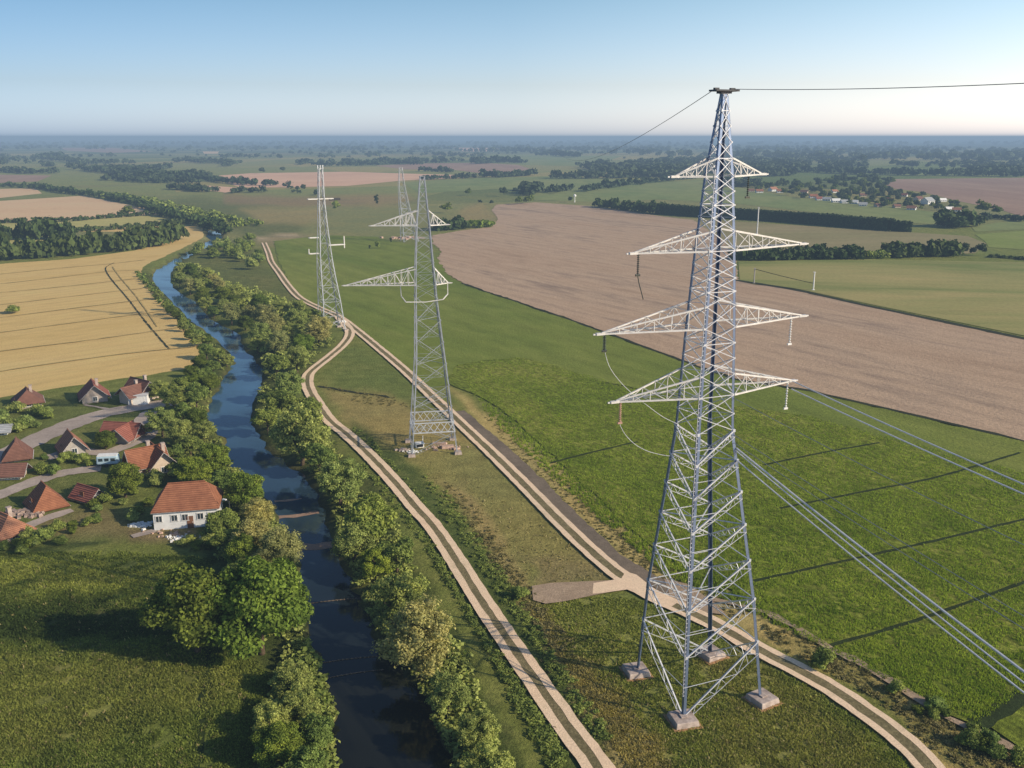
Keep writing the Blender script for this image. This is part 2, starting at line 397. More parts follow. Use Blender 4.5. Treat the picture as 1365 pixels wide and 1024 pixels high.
M_wheat = land('wheat', (.58, .41, .155), (.70, .51, .22), big=45, mid=4, fine=.5, contrast=.16, bump=.12, ang=AZ_WHEAT, stripe=(6, .07, .2), dry=(.42, .37, .13), stretch=3)
M_wheat2 = land('wheat_pale', (.62, .42, .24), (.70, .50, .30), big=60, mid=8, fine=1.5, contrast=.12, bump=.1, dry=(.40, .33, .15))
M_pink = land('stubble', (.62, .38, .25), (.70, .45, .30), big=120, mid=14, fine=3, contrast=.10, bump=.05)
M_yel = land('rape_stubble', (.40, .38, .13), (.48, .42, .16), big=50, mid=8, fine=2, contrast=.14, bump=.1)
M_plow = land('ploughed_soil', (.40, .28, .19), (.56, .41, .285), big=45, mid=5, fine=.9, contrast=.22, bump=.22, ang=AZ_EDGE, stripe=(9, .08, -.4), dry=(.21, .155, .12), stretch=5, dryamt=.9)
M_plow2 = land('ploughed_soil_far', (.30, .19, .14), (.36, .24, .17), big=120, mid=30, fine=6, contrast=.15, bump=.05, stretch=4)
M_crop = land('crop_upper', (.135, .185, .030), (.22, .255, .048), big=40, mid=4.5, fine=.7, contrast=.26, bump=.28, ang=AZ_EDGE, stripe=(14, .10, .2), stretch=4, dry=(.20, .20, .06))
M_lush = land('crop_lush', (.150, .205, .022), (.255, .29, .042), dry=(.30, .26, .08), dryamt=.4, big=22, mid=2.2, fine=.6, contrast=.34, bump=.35, clump=.7, ang=AZ_EDGE, stretch=2.2)
M_sport = land('pasture', (.17, .21, .06), (.44, .36, .15), big=40, mid=9, fine=1.5, contrast=.16, bump=.1, ang=R(96), stretch=4, dry=(.12, .16, .05), dryamt=.5)
M_past2 = land('pasture_green', (.17, .22, .07), (.24, .26, .09), big=80, mid=14, fine=3, contrast=.18, bump=.1, stretch=2)
M_past3 = land('pasture_dull', (.24, .22, .10), (.30, .25, .13), big=60, mid=12, fine=3, contrast=.16, bump=.1, ang=R(80), stretch=3)
M_bright = land('young_crop', (.19, .24, .05), (.24, .27, .07), big=60, mid=12, fine=3, contrast=.12, bump=.1)
M_dirt = land('pale_dirt', (.78, .58, .40), (.90, .70, .50), big=18, mid=1.6, fine=.25, contrast=.2, bump=.05, dry=(.36, .29, .18), dryamt=.55)
M_dirt2 = land('trodden_dirt', (.34, .25, .17), (.42, .32, .23), big=12, mid=1.6, fine=.3, contrast=.25, bump=.08)
M_asph = land('dark_gravel', (.16, .13, .10), (.22, .175, .13), big=10, mid=1.3, fine=.25, contrast=.25, bump=.05)
M_lane = land('village_lane', (.34, .285, .25), (.46, .39, .34), big=14, mid=2, fine=.4, contrast=.18, bump=.05)
M_mid = land('track_grass', (.16, .14, .07), (.24, .20, .11), big=9, mid=1.2, fine=.3, contrast=.35, bump=.1)
M_shadow_path = land('shadow_and_path_dark', (.028, .045, .014), (.04, .055, .018), big=20, mid=2, fine=.4, contrast=.3, bump=.2)  # dark tone for painted crop shadow lines, also a field gap and path
M_gline = land('wheelings', (.36, .28, .11), (.42, .33, .14), big=20, mid=2, fine=.4, contrast=.25, bump=.1)
M_sand = land('sandbar', (.30, .20, .15), (.36, .25, .19), big=8, mid=1.0, fine=.2, contrast=.2, bump=.04)
M_ditch = land('ditch', (.035, .042, .025), (.05, .055, .03), big=20, mid=2, fine=.5, contrast=.3, bump=.3)

poly_sheet('wheat_field', [(-420,375),(0,352),(100,345),(180,334),(220,324),(252,309),(91,309),(91,306),(236,301),(262,301),(270,305),(272,316),(254,326),(222,341),(196,352),(188,362),(191,372),(206,388),(226,412),(248,435),(264,448),(272,462),(270,478),(244,492),(200,500),(140,508),(0,530),(-420,590)], M_wheat, wobble=1.5)
poly_sheet('wheat_field', [(-420,268),(0,268),(111,261),(205,280),(209,286),(150,290),(0,297),(-420,308)], M_wheat2)
poly_sheet('wheat_field', [(-300,252),(0,252),(47,251),(56,258),(0,264),(-300,266)], M_wheat2)
poly_sheet('stubble_field', [(-200,233),(0,233),(69,234),(50,242),(0,244),(-200,246)], M_plow2)
poly_sheet('yellow_field', [(-420,303),(0,298),(202,287),(243,297),(100,303),(0,308),(-420,320)], M_yel)
poly_sheet('yellow_field', [(-200,318),(0,317),(60,320),(104,326),(0,333),(-200,342)], M_yel)
poly_sheet('stubble_field', [(279,235),(335,231),(400,230),(460,229),(560,232),(634,234),(634,236),(534,241),(463,248),(380,250),(320,250)], M_pink)
poly_sheet('stubble_field', [(500,221),(560,218),(640,217),(690,220),(706,225),(690,230),(640,231),(600,226),(540,226)], M_plow2)
poly_sheet('stubble_field', [(268,247),(330,251),(300,257),(280,254)], M_pink)
poly_sheet('stubble_field', [(78,197),(150,197),(205,202),(150,204),(90,201)], M_plow2)
poly_sheet('stubble_field', [(270,202),(292,202),(290,205),(272,205)], M_wheat2)
poly_sheet('stubble_field', [(604,197),(668,197),(660,202),(618,202)], M_pink)
poly_sheet('green_field', [(655,206),(830,208),(790,222),(700,220),(640,212)], M_past2)
poly_sheet('green_field', [(535,243),(640,237),(740,235),(850,240),(870,246),(780,256),(660,252),(560,258)], M_past2)
poly_sheet('green_field', [(720,254),(930,240),(985,250),(1060,264),(1160,272),(1270,286),(1268,300),(1215,298),(985,272),(880,266),(800,270),(700,266)], M_past2)
poly_sheet('brown_field', [(1190,239),(1365,237),(1800,240),(1800,300),(1365,290),(1331,279),(1276,268),(1229,256),(1170,249)], M_plow2)
poly_sheet('green_field', [(1295,303),(1330,297),(1365,295),(1800,300),(1800,312),(1365,306),(1300,309)], M_past2)
poly_sheet('young_crop_field', [(1300,313),(1365,308),(1800,316),(1800,345),(1365,333),(1318,330),(1313,322)], M_bright)
poly_sheet('dull_field', [(885,289),(985,296),(1215,310),(1290,315),(1315,325),(1300,338),(1180,342),(985,345),(930,330)], M_past3)
poly_sheet('ploughed_field', [(583,345),(588,335),(577,325),(576,314),(612,308),(655,303),(664,292),(655,280),(662,273),(715,270),(800,276),(870,287),(925,294),(965,322),(980,345),(985,376),(1060,388),(1160,410),(1365,453),(1900,566),(1900,722),(1365,588),(1180,545),(1080,521),(985,506),(905,479),(760,426),(615,377),(596,366)], M_plow, wobble=2)
poly_sheet('pasture_field', [(984,349),(1140,346),(1365,350),(1900,358),(1900,560),(1365,448),(1160,406),(1060,385),(986,374)], M_sport)
# the crop fields on the far side of the long track
poly_sheet('upper_crop_field', [(365,322),(430,314),(500,316),(560,330),(583,346),(598,370),(615,379),(760,428),(905,481),(985,508),(1080,523),(1180,547),(1365,590),(1900,724),(1900,1130),(1365,700),(905,530),(780,505),(690,478),(606,488),(598,512),(570,520),(520,476),(470,434),(430,413),(402,398),(386,380),(373,352)], M_crop, wobble=2)
poly_sheet('lush_crop_field', [(606,488),(640,481),(690,477),(740,487),(812,514),(905,532),(1080,556),(1365,640),(1900,780),(1900,1300),(1500,1030),(1400,928),(1365,924),(1300,964),(1258,952),(1190,912),(1108,868),(1010,806),(890,745),(820,686),(760,631),(705,577),(655,536),(598,512)], M_lush, wobble=1.2)
poly_sheet('lush_crop_field', [(1318,966),(1365,938),(1420,940),(1500,1060),(1520,1120),(1400,1030)], M_lush, wobble=1.2)

def ribbon_pts(pts, step=1.2, px=True, n=8):
    w = [G(*p) for p in smooth_poly(pts, n)] if px else smooth_poly(pts, n)
    out = [w[0]]; acc = 0
    for a, b in zip(w[:-1], w[1:]):
        L = math.dist(a, b); d = step - acc
        while d < L:
            t = d / L; out.append((a[0] + (b[0] - a[0]) * t, a[1] + (b[1] - a[1]) * t)); d += step
        acc = L - (d - step)
    return out
def strip(V, Fc, pts, off, width, z, wob=.12, follow=False, seed=0):
    n0 = len(V); n = len(pts)
    for i, (x, y) in enumerate(pts):
        a = pts[max(i - 1, 0)]; b = pts[min(i + 1, n - 1)]; dx, dy = b[0] - a[0], b[1] - a[1]; L = math.hypot(dx, dy) or 1
        nx, ny = -dy / L, dx / L
        o1 = off - width / 2 + wob * (mnoise.noise(Vector((x * .5, y * .5, seed))) ); o2 = off + width / 2 + wob * mnoise.noise(Vector((x * .5, y * .5, seed + 9)))
        for o in (o1, o2):
            X, Y = x + nx * o, y + ny * o
            V.append((X, Y, z + (hz(X, Y) if follow else 0)))
    for i in range(n - 1): Fc.append((n0 + 2 * i, n0 + 2 * i + 2, n0 + 2 * i + 3, n0 + 2 * i + 1))
def ribbon(name, pts, offs, mat, z, wob=.12, follow=False, step=1.2, seed=0, kind='structure', n=8):
    V = []; Fc = []; q = ribbon_pts(pts, step, n=n)
    for off, width in offs: strip(V, Fc, q, off, width, z, wob, follow, seed + off)
    me = bpy.data.meshes.new(name); me.from_pydata(V, [], Fc); me.update()
    if sum(p.normal.z for p in me.polygons) < 0: me.flip_normals()
    me.materials.append(mat); o = link(name, me); tag(o, kind=kind); return o

T1 = [(352,324),(358,338),(362,350),(372,364),(384,381),(400,398),(425,411),(450,422),(472,438),(500,461),(540,495),(580,533),(620,571),(660,609),(700,649),(740,690),(780,729),(812,757),(842,779),(875,798),(915,816),(960,838),(1010,867),(1060,893),(1110,921),(1155,952),(1190,978),(1226,1010),(1262,1055),(1300,1110)]
T2 = [(452,424),(464,438),(466,448),(456,462),(436,479),(416,495),(410,505),(412,520),(424,540),(440,562),(462,580),(492,608),(525,643),(552,675),(580,707),(610,752),(640,800),(668,842),(698,886),(730,932),(760,975),(792,1018),(830,1075),(870,1140)]
ribbon('dark_gravel_strip', [(612,549),(650,582),(694,621),(738,666),(782,710),(826,748),(864,772),(905,796),(950,818)], [(0, 2.6)], M_asph, .215, wob=.5)
ribbon('verge_path', [(950,800),(1030,822),(1100,862),(1180,905),(1258,957),(1330,988),(1400,1035),(1500,1110)], [(0, 1.1)], M_dirt2, .225, wob=.8)
ribbon('track_centre', T1, [(0, 2.9)], M_mid, .23, wob=.25)
ribbon('dirt_track', T1, [(-1.08, .9), (1.08, .9)], M_dirt, .25, wob=.14)
ribbon('track_centre', T2, [(0, 3.0)], M_mid, .235, wob=.25)
ribbon('dirt_track', T2, [(-1.02, 1.05), (1.02, 1.05)], M_dirt, .255, wob=.14)
poly_sheet('dirt_spur', [(790,779),(805,777),(826,772),(834,763),(846,768),(868,786),(900,806),(890,812),(862,800),(835,787),(805,792),(788,794)], M_dirt, z=.245, wobble=.8)
poly_sheet('trodden_ground', [(706,784),(735,779),(770,777),(815,775),(818,790),(790,796),(755,804),(725,806),(709,801)], M_dirt2, z=.242, wobble=.8)
poly_sheet('dirt_patch', [(880,772),(915,780),(950,805),(965,820),(930,818),(890,800)], M_dirt2, z=.247, wobble=1.2)
ribbon('village_lane', [(-60,640),(0,610),(45,588),(90,568),(135,553),(185,543),(240,535)], [(0, 6.2)], M_lane, .11, wob=.6)
ribbon('village_lane', [(60,612),(100,601),(140,604),(170,594),(200,580),(190,560),(205,548)], [(0, 3.2)], M_lane, .118, wob=.6)
ribbon('village_lane', [(-60,678),(0,660),(50,641),(90,630),(140,624)], [(0, 3.6)], M_lane, .116, wob=.6)
ribbon('village_lane', [(20,712),(60,692),(100,680)], [(0, 2.2)], M_lane, .117, wob=.5)
ribbon('footpath', [(176,716),(214,706)], [(0, 1.6)], M_lane, .119, wob=.3)
ribbon('footpath', [(112,540),(140,545),(160,550)], [(0, .9)], M_lane, .109, wob=.3)
# ditches, painted crop shadow lines, wheelings
ribbon('boundary_ditch', [(980,374),(1060,387),(1160,409),(1365,452),(1900,566)], [(0, 3.2)], M_ditch, .20, wob=.5, step=4)
ribbon('field_margin', [(615,378),(760,427),(905,480),(985,507),(1080,522),(1180,546),(1365,589),(1900,723)], [(0, 1.3)], M_ditch, .20, wob=.9, step=4)
CROP_SHADOWS = [[(1005,776),(1100,755),(1230,726),(1365,694),(1500,664)], [(1108,862),(1230,826),(1365,778),(1480,740)], [(1040,679),(1160,655),(1250,637),(1365,603)],
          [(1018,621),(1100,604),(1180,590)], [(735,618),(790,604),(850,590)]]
for q in CROP_SHADOWS:
    ribbon('crop_shadow_and_gap', q, [(0, .65)], M_shadow_path, .21, wob=.2, step=2)  # shadow lines over the crop, laid down as dark ground strips
ribbon('crop_shadow_and_gap', [(1302,968),(1335,948),(1372,926)], [(0, 2.0)], M_shadow_path, .205, wob=.4)  # the ditch gap between the crop fields, same dark material
for q in ([(-60,384),(0,379),(70,371),(140,363),(188,360)], [(-60,397),(0,391),(100,381),(189,371)], [(-60,413),(0,407),(110,394),(200,384)], [(-60,430),(0,424),(110,410),(210,398)],
          [(-60,452),(0,444),(120,428),(226,414)], [(-60,480),(0,469),(120,454),(248,436)], [(-60,510),(0,496),(130,477),(225,466),(268,463)], [(0,366),(90,357),(148,352),(200,346)]):
    ribbon('tramline', q, [(0, .7)], M_gline, .22, wob=.5, step=3)
ribbon('field_drain', [(152,351),(141,358),(148,372),(170,398),(198,434),(226,466)], [(0, .42)], M_ditch, .225, wob=.3, step=2, n=4)
ribbon('tramline', [(150,356),(160,370),(185,400),(210,437)], [(0, .4)], M_gline, .226, wob=.3, step=2)
ribbon('meadow_path', [(278,870),(276,920),(268,980),(262,1024),(255,1090)], [(0, .9)], M_shadow_path, .10, wob=.5, follow=True)
ribbon('drain', [(425,515),(470,523),(510,528),(520,532)], [(0, 1.0)], M_ditch, .10, wob=1.2, step=2)

# ------------------------------------------------------------------ water
mw, nt, b = new_mat('river_water', .06, .5)
b.inputs['Base Color'].default_value = (.012, .030, .042, 1); b.inputs['IOR'].default_value = 1.33
vec = world_vec(nt); n1 = noise_node(nt, vec, 1.6, 4, .6); bp = nt.nodes.new('ShaderNodeBump'); bp.inputs['Strength'].default_value = .3; bp.inputs['Distance'].default_value = .022
nt.links.new(n1.outputs['Fac'], bp.inputs['Height']); nt.links.new(bp.outputs['Normal'], b.inputs['Normal'])
n2 = noise_node(nt, vec, .06, 3, .5)
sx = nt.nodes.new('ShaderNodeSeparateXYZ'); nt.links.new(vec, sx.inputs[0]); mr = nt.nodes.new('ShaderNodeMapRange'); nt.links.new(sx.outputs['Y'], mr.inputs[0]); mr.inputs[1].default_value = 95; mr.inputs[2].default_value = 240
wc = mix(nt, mr.outputs[0], (.012, .014, .012), (.05, .12, .20))   # dark near; upstream blue is sky reflection put into the colour
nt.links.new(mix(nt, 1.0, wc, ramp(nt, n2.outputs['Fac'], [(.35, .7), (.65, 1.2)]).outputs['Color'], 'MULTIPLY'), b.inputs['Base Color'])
V = []; Fc = []
for i, (a, c) in enumerate(zip(wl, wr)):
    dx, dy = c[0] - a[0], c[1] - a[1]; L = math.hypot(dx, dy) or 1; e = 2.2
    V += [(a[0] - dx / L * e, a[1] - dy / L * e, WZ), (c[0] + dx / L * e, c[1] + dy / L * e, WZ)]
    if i: Fc.append((2 * i - 2, 2 * i - 1, 2 * i + 1, 2 * i))
me = bpy.data.meshes.new('river'); me.from_pydata(V, [], Fc); me.update()
if me.polygons[0].normal.z < 0: me.flip_normals()
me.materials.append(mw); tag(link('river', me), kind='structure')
def sandbar(pts, width):
    q = [G(u, v, WZ) for u, v in smooth_poly(pts, 6)]
    V = []; Fc = []; strip(V, Fc, q, 0, width, WZ + .03, .5)
    me = bpy.data.meshes.new('sandbar'); me.from_pydata(V, [], Fc); me.update()
    if me.polygons[0].normal.z < 0: me.flip_normals()
    me.materials.append(M_sand); tag(link('sandbar', me), kind='structure')
sandbar([(366,669),(385,667),(402,665)], .8); sandbar([(370,690),(395,687),(425,683)], 1.4); sandbar([(395,730),(420,729),(452,725)], 2.4)

def float_line(p, q, label):
    a = G(*p, WZ); b_ = G(*q, WZ); m = MB(); o0 = a; n = int(math.dist(a, b_) / .5)
    P = lambda t: (( b_[0] - a[0]) * t, (b_[1] - a[1]) * t + .25 * math.sin(t * 3.1), .04)
    for i in range(n):
        m.beam(P(i / n), P((i + 1) / n), .05)
        if i % 2 or random.random() < .5: c = P((i + .5) / n); m.box((c[0], c[1], .03), (.26, .14, .1), random.uniform(0, 3))
    tag(m.build('float_line', simple('old_floats', (.20, .15, .11), .9, .1, var=.3), None, (a[0], a[1], WZ)), label, 'float line')
float_line((404,806), (492,797), 'beaded float line across the water, farthest of the three')
float_line((418,886), (506,875), 'beaded float line across the water, middle of the three')
float_line((428,906), (512,893), 'beaded float line across the water, nearest of the three')
# ------------------------------------------------------------------ foliage meshes
def leaf_quads(centers, normals, size, jitter=.7, asp=.75):
    n = len(centers); rn = rng.normal(size=(n, 3)); nn = normals + rn * jitter
    nn /= np.linalg.norm(nn, axis=1, keepdims=True) + 1e-9
    t = rng.normal(size=(n, 3)); a = np.cross(nn, t); a /= np.linalg.norm(a, axis=1, keepdims=True) + 1e-9
    b = np.cross(nn, a); s = (size * rng.uniform(.6, 1.3, n))[:, None] * .5
    a = a * s; b = b * s * asp
    V = np.stack([centers - a - b * .6, centers + a * .2 - b, centers + a + b * .5, centers - a * .3 + b], 1).reshape(-1, 3)
    return V, np.arange(4 * n).reshape(-1, 4)
def crown(name, mat, rx, rz, zc, nblob=40, per=120, leaf=.3, spread=.62, bl=(.22, .42), flat=0.0, seed=0, feather=0.0, core=True):
    """clumps of leaves spread over the outside of an uneven crown"""
    r = np.random.default_rng(seed); C = []; Nn = []; cores = []
    for i in range(nblob):
        d = r.normal(size=3); d /= np.linalg.norm(d)
        if d[2] < -.75: d[2] *= -.3
        rad = spread * r.uniform(.55, 1.08) if i > nblob * .2 else r.uniform(0, .4)
        c = np.array([d[0] * rx, d[1] * rx, d[2] * rz]) * rad
        br = r.uniform(*bl) * rx
        k = int(per * (br / (np.mean(bl) * rx)) ** 2)
        q = r.normal(size=(k, 3)); q /= np.linalg.norm(q, axis=1, keepdims=True)
        q[:, 2] = np.where(q[:, 2] < -.3, -q[:, 2] * r.uniform(.2, 1, k), q[:, 2])
        rr = r.uniform(.72, 1.06 + feather, k)[:, None]
        C.append(c + q * rr * br * np.array([1, 1, .85])); Nn.append(q + np.array([0, 0, .25])); cores.append((c, br * .72))
    C = np.concatenate(C); Nn = np.concatenate(Nn); C[:, 2] += zc
    V, Fq = leaf_quads(C, Nn, leaf)
    if core:   # dense twiggy inside of each clump
        tmpl = []
        for a in range(6):
            t = 2 * math.pi * a / 6
            tmpl.append((math.cos(t), math.sin(t), -.35)); 
        for a in range(6):
            t = 2 * math.pi * (a + .5) / 6; tmpl.append((.75 * math.cos(t), .75 * math.sin(t), .55))
        tmpl = np.array(tmpl); qf = []
        for a in range(6): qf.append((a, (a + 1) % 6, 6 + a, 6 + a)); qf.append(((a + 1) % 6, 6 + (a + 1) % 6, 6 + a, 6 + a))
        qq = [(a, (a + 1) % 6, 6 + a, 6 + (a - 1) % 6) for a in range(0, 6)]
        qq += [(6, 7, 8, 9), (6, 9, 10, 11), (5, 4, 3, 2), (5, 2, 1, 0)]
        n0 = len(V); VV_ = []; FF = []
        for c, br in cores:
            VV_.append(tmpl * br * r.uniform(.85, 1.1, (12, 1)) + c + np.array([0, 0, zc])); FF += [tuple(n0 + i for i in f) for f in qq]; n0 += 12
        V = np.concatenate([V] + VV_); Fq = np.concatenate([Fq, np.array(FF)])
    return mesh_np(name, V, Fq, mat)
M_bark = simple('bark', (.10, .075, .05), .95, .1, var=.4, scale=3, bump=.05)
def trunk_mesh(name, h, r0, limbs=6, spread=2.5, seed=0):
    r = random.Random(seed); m = MB(); pts = [Vector((0, 0, -.3))]
    for i in range(1, 6): pts.append(Vector((r.uniform(-.12, .12) * i, r.uniform(-.12, .12) * i, h * i / 5)))
    for i in range(5): m.beam(pts[i], pts[i + 1], r0 * 2 * (1 - i * .15), r0 * 2 * (1 - (i + 1) * .15), k=8)
    for i in range(limbs):
        a = 2 * math.pi * i / limbs + r.uniform(-.3, .3); b = pts[2 + i % 3]
        e = b + Vector((math.cos(a) * spread * .5, math.sin(a) * spread * .5, h * .25)); e2 = e + Vector((math.cos(a) * spread * .5, math.sin(a) * spread * .5, h * .3))
        m.beam(b, e, r0 * .9, r0 * .6, k=6); m.beam(e, e2, r0 * .6, r0 * .25, k=6)
    return m.mesh(name, M_bark, True)

F_olive = foliage('leaves_olive', (0.156, 0.199, 0.052), (0.411, 0.451, 0.132), .5)
F_olive2 = foliage('leaves_grey_green', (0.212, 0.223, 0.078), (0.523, 0.475, 0.181), .5)
F_bright = foliage('leaves_bright', (0.085, 0.127, 0.019), (0.302, 0.369, 0.054), .4)
F_dark = foliage('leaves_dark', (0.048, 0.076, 0.014), (0.214, 0.263, 0.043), .4)
F_mid = foliage('leaves_mid', (0.102, 0.151, 0.035), (0.306, 0.357, 0.085), .4)
F_far = foliage('leaves_far', (0.029, 0.050, 0.024), (0.075, 0.101, 0.042), .08, .1)
F_belt = foliage('leaves_belt', (0.037, 0.063, 0.021), (0.106, 0.138, 0.037), .25, .15)
F_hedge = foliage('leaves_hedge', (.028, .048, .018), (.055, .08, .028), .1, .05)
# unit-ish prototypes: crown radius 4 m; (crown mesh, trunk mesh, crown centre height, radius)
PRO = {}
def proto(key, mat, rx=4.0, rz=4.0, zc=4.6, trunk=3.2, seeds=(1, 2, 3), **k):
    PRO[key] = [(crown('crown', mat, rx, rz, zc, seed=s, **k), trunk_mesh('trunk', trunk + 1.5, .28, seed=s, spread=rx * .6), zc, rx) for s in seeds]
proto('olive', F_olive, nblob=95, per=150, leaf=.27, seeds=(1, 2, 3), feather=.22, bl=(.14, .27), spread=.78, zc=4.2, rz=4.1)
proto('pale', F_olive2, nblob=115, per=125, leaf=.25, seeds=(4, 5), feather=.5, bl=(.12, .25), spread=.8, zc=4.2, rz=4.1)
proto('bright', F_bright, zc=3.9, rz=4.2, nblob=95, per=260, leaf=.27, seeds=(6, 7), bl=(.16, .32), spread=.72)
proto('dark', F_dark, zc=3.9, rz=4.2, nblob=95, per=260, leaf=.27, seeds=(8, 9), bl=(.2, .38))
proto('mid', F_mid, nblob=50, per=200, leaf=.36, seeds=(10, 11, 12), bl=(.18, .36))
proto('tall', F_mid, rz=6.0, zc=6.2, nblob=50, per=180, leaf=.36, seeds=(13, 14), bl=(.18, .34))
def small_proto(mat, seed, leaf=.95, nb=16, per=26, rz=4.0, zc=3.9, rx=4.0):
    return crown('tree', mat, rx, rz, zc, nblob=nb, per=per, leaf=leaf, seed=seed, spread=.6, bl=(.3, .48))
SPR = {'far': [small_proto(F_far, s) for s in (21, 22, 23)], 'fard': [small_proto(F_dark, s) for s in (24, 25)], 'farm': [small_proto(F_mid, s) for s in (26, 27)],
      'poplar': [small_proto(F_far, 28, rz=7, zc=6.5, rx=3)], 'bush': [small_proto(F_mid, s, leaf=.55, nb=18, per=60, zc=2.4, rz=2.6) for s in (29, 30)], 'bushd': [small_proto(F_dark, 31, leaf=.55, nb=18, per=60, zc=2.4, rz=2.6)],
      'busho': [small_proto(F_olive, s, leaf=.5, nb=18, per=70, zc=2.4, rz=2.6) for s in (32, 33)]}
def tree_at(x, y, z, R_, key, label, group=None, cat='tree', name='tree', k=None, sz=1.0):
    lst = PRO[key]; c, t, zc, rx = lst[(k if k is not None else random.randrange(len(lst))) % len(lst)]
    s = R_ / rx; e = empty(name, (x, y, z), random.uniform(0, 6.28)); e.scale = (s, s, s * sz)
    link('crown', c, e); link('trunk', t, e); tag(e, label, cat, group); return e
def tree_px(u, v, d, key, label, group=None, sz=1.0, **k):
    """(u, v) centre of the crown as seen, d its diameter; the tree stands on the ground under it"""
    zc = 5.0
    for _ in range(4):
        x, y = G(u, v, zc); Z = y * CP - (zc - H) * SP; Rm = d / 2 * Z / FPX; zc = (PRO[key][0][2] / 4.0) * Rm * sz + hz(x, y)
    return tree_at(x, y, hz(x, y) - .05, Rm, key, label, group, sz=sz, **k)
def small_px(u, v, wpx, key, label, cat='tree', group=None, sz=1.0, name='tree', yoff=0):
    """(u, v) foot of the plant, wpx its width"""
    x, y = G(u, v); lst = SPR[key]; me = random.choice(lst); s = wpx / ppm(v) / 8.0
    o = link(name, me, None, (x, y, hz(x, y) - .1)); o.rotation_euler = (0, 0, random.uniform(0, 6.28)); o.scale = (s, s, s * sz * random.uniform(.9, 1.15))
    tag(o, label, cat, group); return o

# named trees by the river and village -------------------------------------------------
NAMED = [
 (258,812,142,'dark',.92,'large dark green round tree on the meadow edge left of the bright one'),
 (344,806,150,'bright',1.0,'large bright green tree at the river edge right of the dark round tree'),
 (322,738,52,'bright',1.15,'vivid green narrow tree rising just behind the two big meadow trees'),
 (372,735,66,'pale',1.0,'pale feathery willow leaning over the river beside the widest sandbar'),
 (336,718,58,'pale',.95,'silvery shrubby willow below the lamp post and white house'),
 (327,655,58,'bright',1.0,'bright yellow green tree on the bank right of the white house'),
 (345,683,46,'pale',.9,'greyish dry willow on the bank between lamp post and river'),
 (398,940,62,'olive',.95,'rounded olive tree in the dark hedge at the bottom left bank'),
 (372,990,72,'bright',.9,'light green bushy tree lowest on the left bank'),
 (425,975,62,'mid',.9,'green tree jutting over the water at the bottom left bank'),
 (408,1020,70,'mid',.9,'green tree cut by the lower frame edge on the left bank'),
 (556,858,112,'pale',.95,'largest pale willow on the right bank with bare water edge below it'),
 (532,796,78,'olive',1.0,'olive tree just above the largest pale willow'),
 (493,690,84,'mid',1.0,'round leafy green tree on the right bank beside the bend of sandbars'),
 (528,738,60,'mid',1.0,'dark leafy tree between the round green one and the lower track'),
 (500,752,50,'bright',1.0,'small bright green tree leaning over the water on the right bank'),
 (400,575,88,'olive',1.0,'big broad olive tree at the river bend below the track corner'),
 (372,535,56,'mid',.95,'green tree left of the track corner on the right bank'),
 (452,640,72,'olive',.95,'olive tree standing over the shaded brown water'),
 (634,975,66,'olive',1.0,'grey green tree lowest on the right bank near the lower track'),
 (598,925,66,'olive',1.0,'olive tree on the right bank below the largest willow'),
 (165,638,58,'dark',.95,'dark dense tree in the village above the white house roof'),
 (140,585,34,'dark',.85,'small dark bush tree beside the orange roofed cottage'),
 (215,562,46,'olive',.9,'flowering olive tree at the village edge beside the lane end'),
 (404,458,34,'bright',.95,'bright green round tree at the end of the upper thicket'),
]
for u, v, d, key, sz, lab in NAMED: tree_px(u, v, d, key, lab, sz=sz)
placed = [(u, v, d / 2) for u, v, d, *_ in NAMED]
def fill(poly, n, dmin, dmax, keys, label, group, ref_v, minsep=.62, seed=1, sz=.95):
    """scatter further individual trees over a stretch of bank (outline in reference pixels at crown level)"""
    r = random.Random(seed); pa = np.array(poly, float); cnt = 0; tries = 0
    x0, x1, y0, y1 = pa[:, 0].min(), pa[:, 0].max(), pa[:, 1].min(), pa[:, 1].max()
    while cnt < n and tries < n * 120:
        tries += 1; u = r.uniform(x0, x1); v = r.uniform(y0, y1)
        if sdist(np.array([u]), np.array([v]), pa)[0] > 0: continue
        d = r.uniform(dmin, dmax) * ppm(v + 10) / ppm(ref_v)
        if sdist(np.array([u]), np.array([v]), RIVPX)[0] < d * .40: continue
        if any((u - a) ** 2 + ((v - b_) * 1.3) ** 2 < ((d / 2 + c) * minsep) ** 2 for a, b_, c in placed): continue
        placed.append((u, v, d / 2)); cnt += 1
        tree_px(u, v, d, r.choice(keys), label, group, sz=sz * r.uniform(.85, 1.1))
fill([(228,348),(250,352),(300,380),(340,398),(362,420),(352,470),(330,445),(290,420),(255,392),(228,372)], 28, 22, 34, ['mid', 'olive', 'olive', 'pale', 'dark'], 'bushy tree in the thicket on the right bank above the first bend', 'trees of the upper right bank thicket', 430, seed=2)
fill([(355,400),(395,408),(430,425),(436,446),(415,465),(388,488),(362,505),(350,470)], 24, 28, 44, ['olive', 'mid', 'olive', 'pale'], 'bushy tree in the thicket between the river and the two pylons behind', 'trees of the thicket below the lattice pylon', 450, seed=3)
fill([(340,520),(385,512),(418,560),(440,600),(420,620),(370,595),(340,555)], 12, 46, 66, ['olive', 'olive', 'mid'], 'olive tree crowding the right bank at the track corner', 'trees on the right bank at the track corner', 580, seed=4)
fill([(420,600),(440,600),(480,650),(508,700),(532,750),(552,800),(500,800),(470,740),(440,660)], 15, 56, 78, ['olive', 'olive', 'mid', 'pale'], 'leafy tree in the dense row along the middle right bank', 'trees along the middle right bank', 700, seed=5)
fill([(540,800),(560,820),(600,890),(632,960),(655,1040),(640,1090),(600,1000),(560,900)], 13, 64, 88, ['olive', 'olive', 'pale'], 'leafy tree in the dense row along the lower right bank', 'trees along the lower right bank', 900, seed=6)
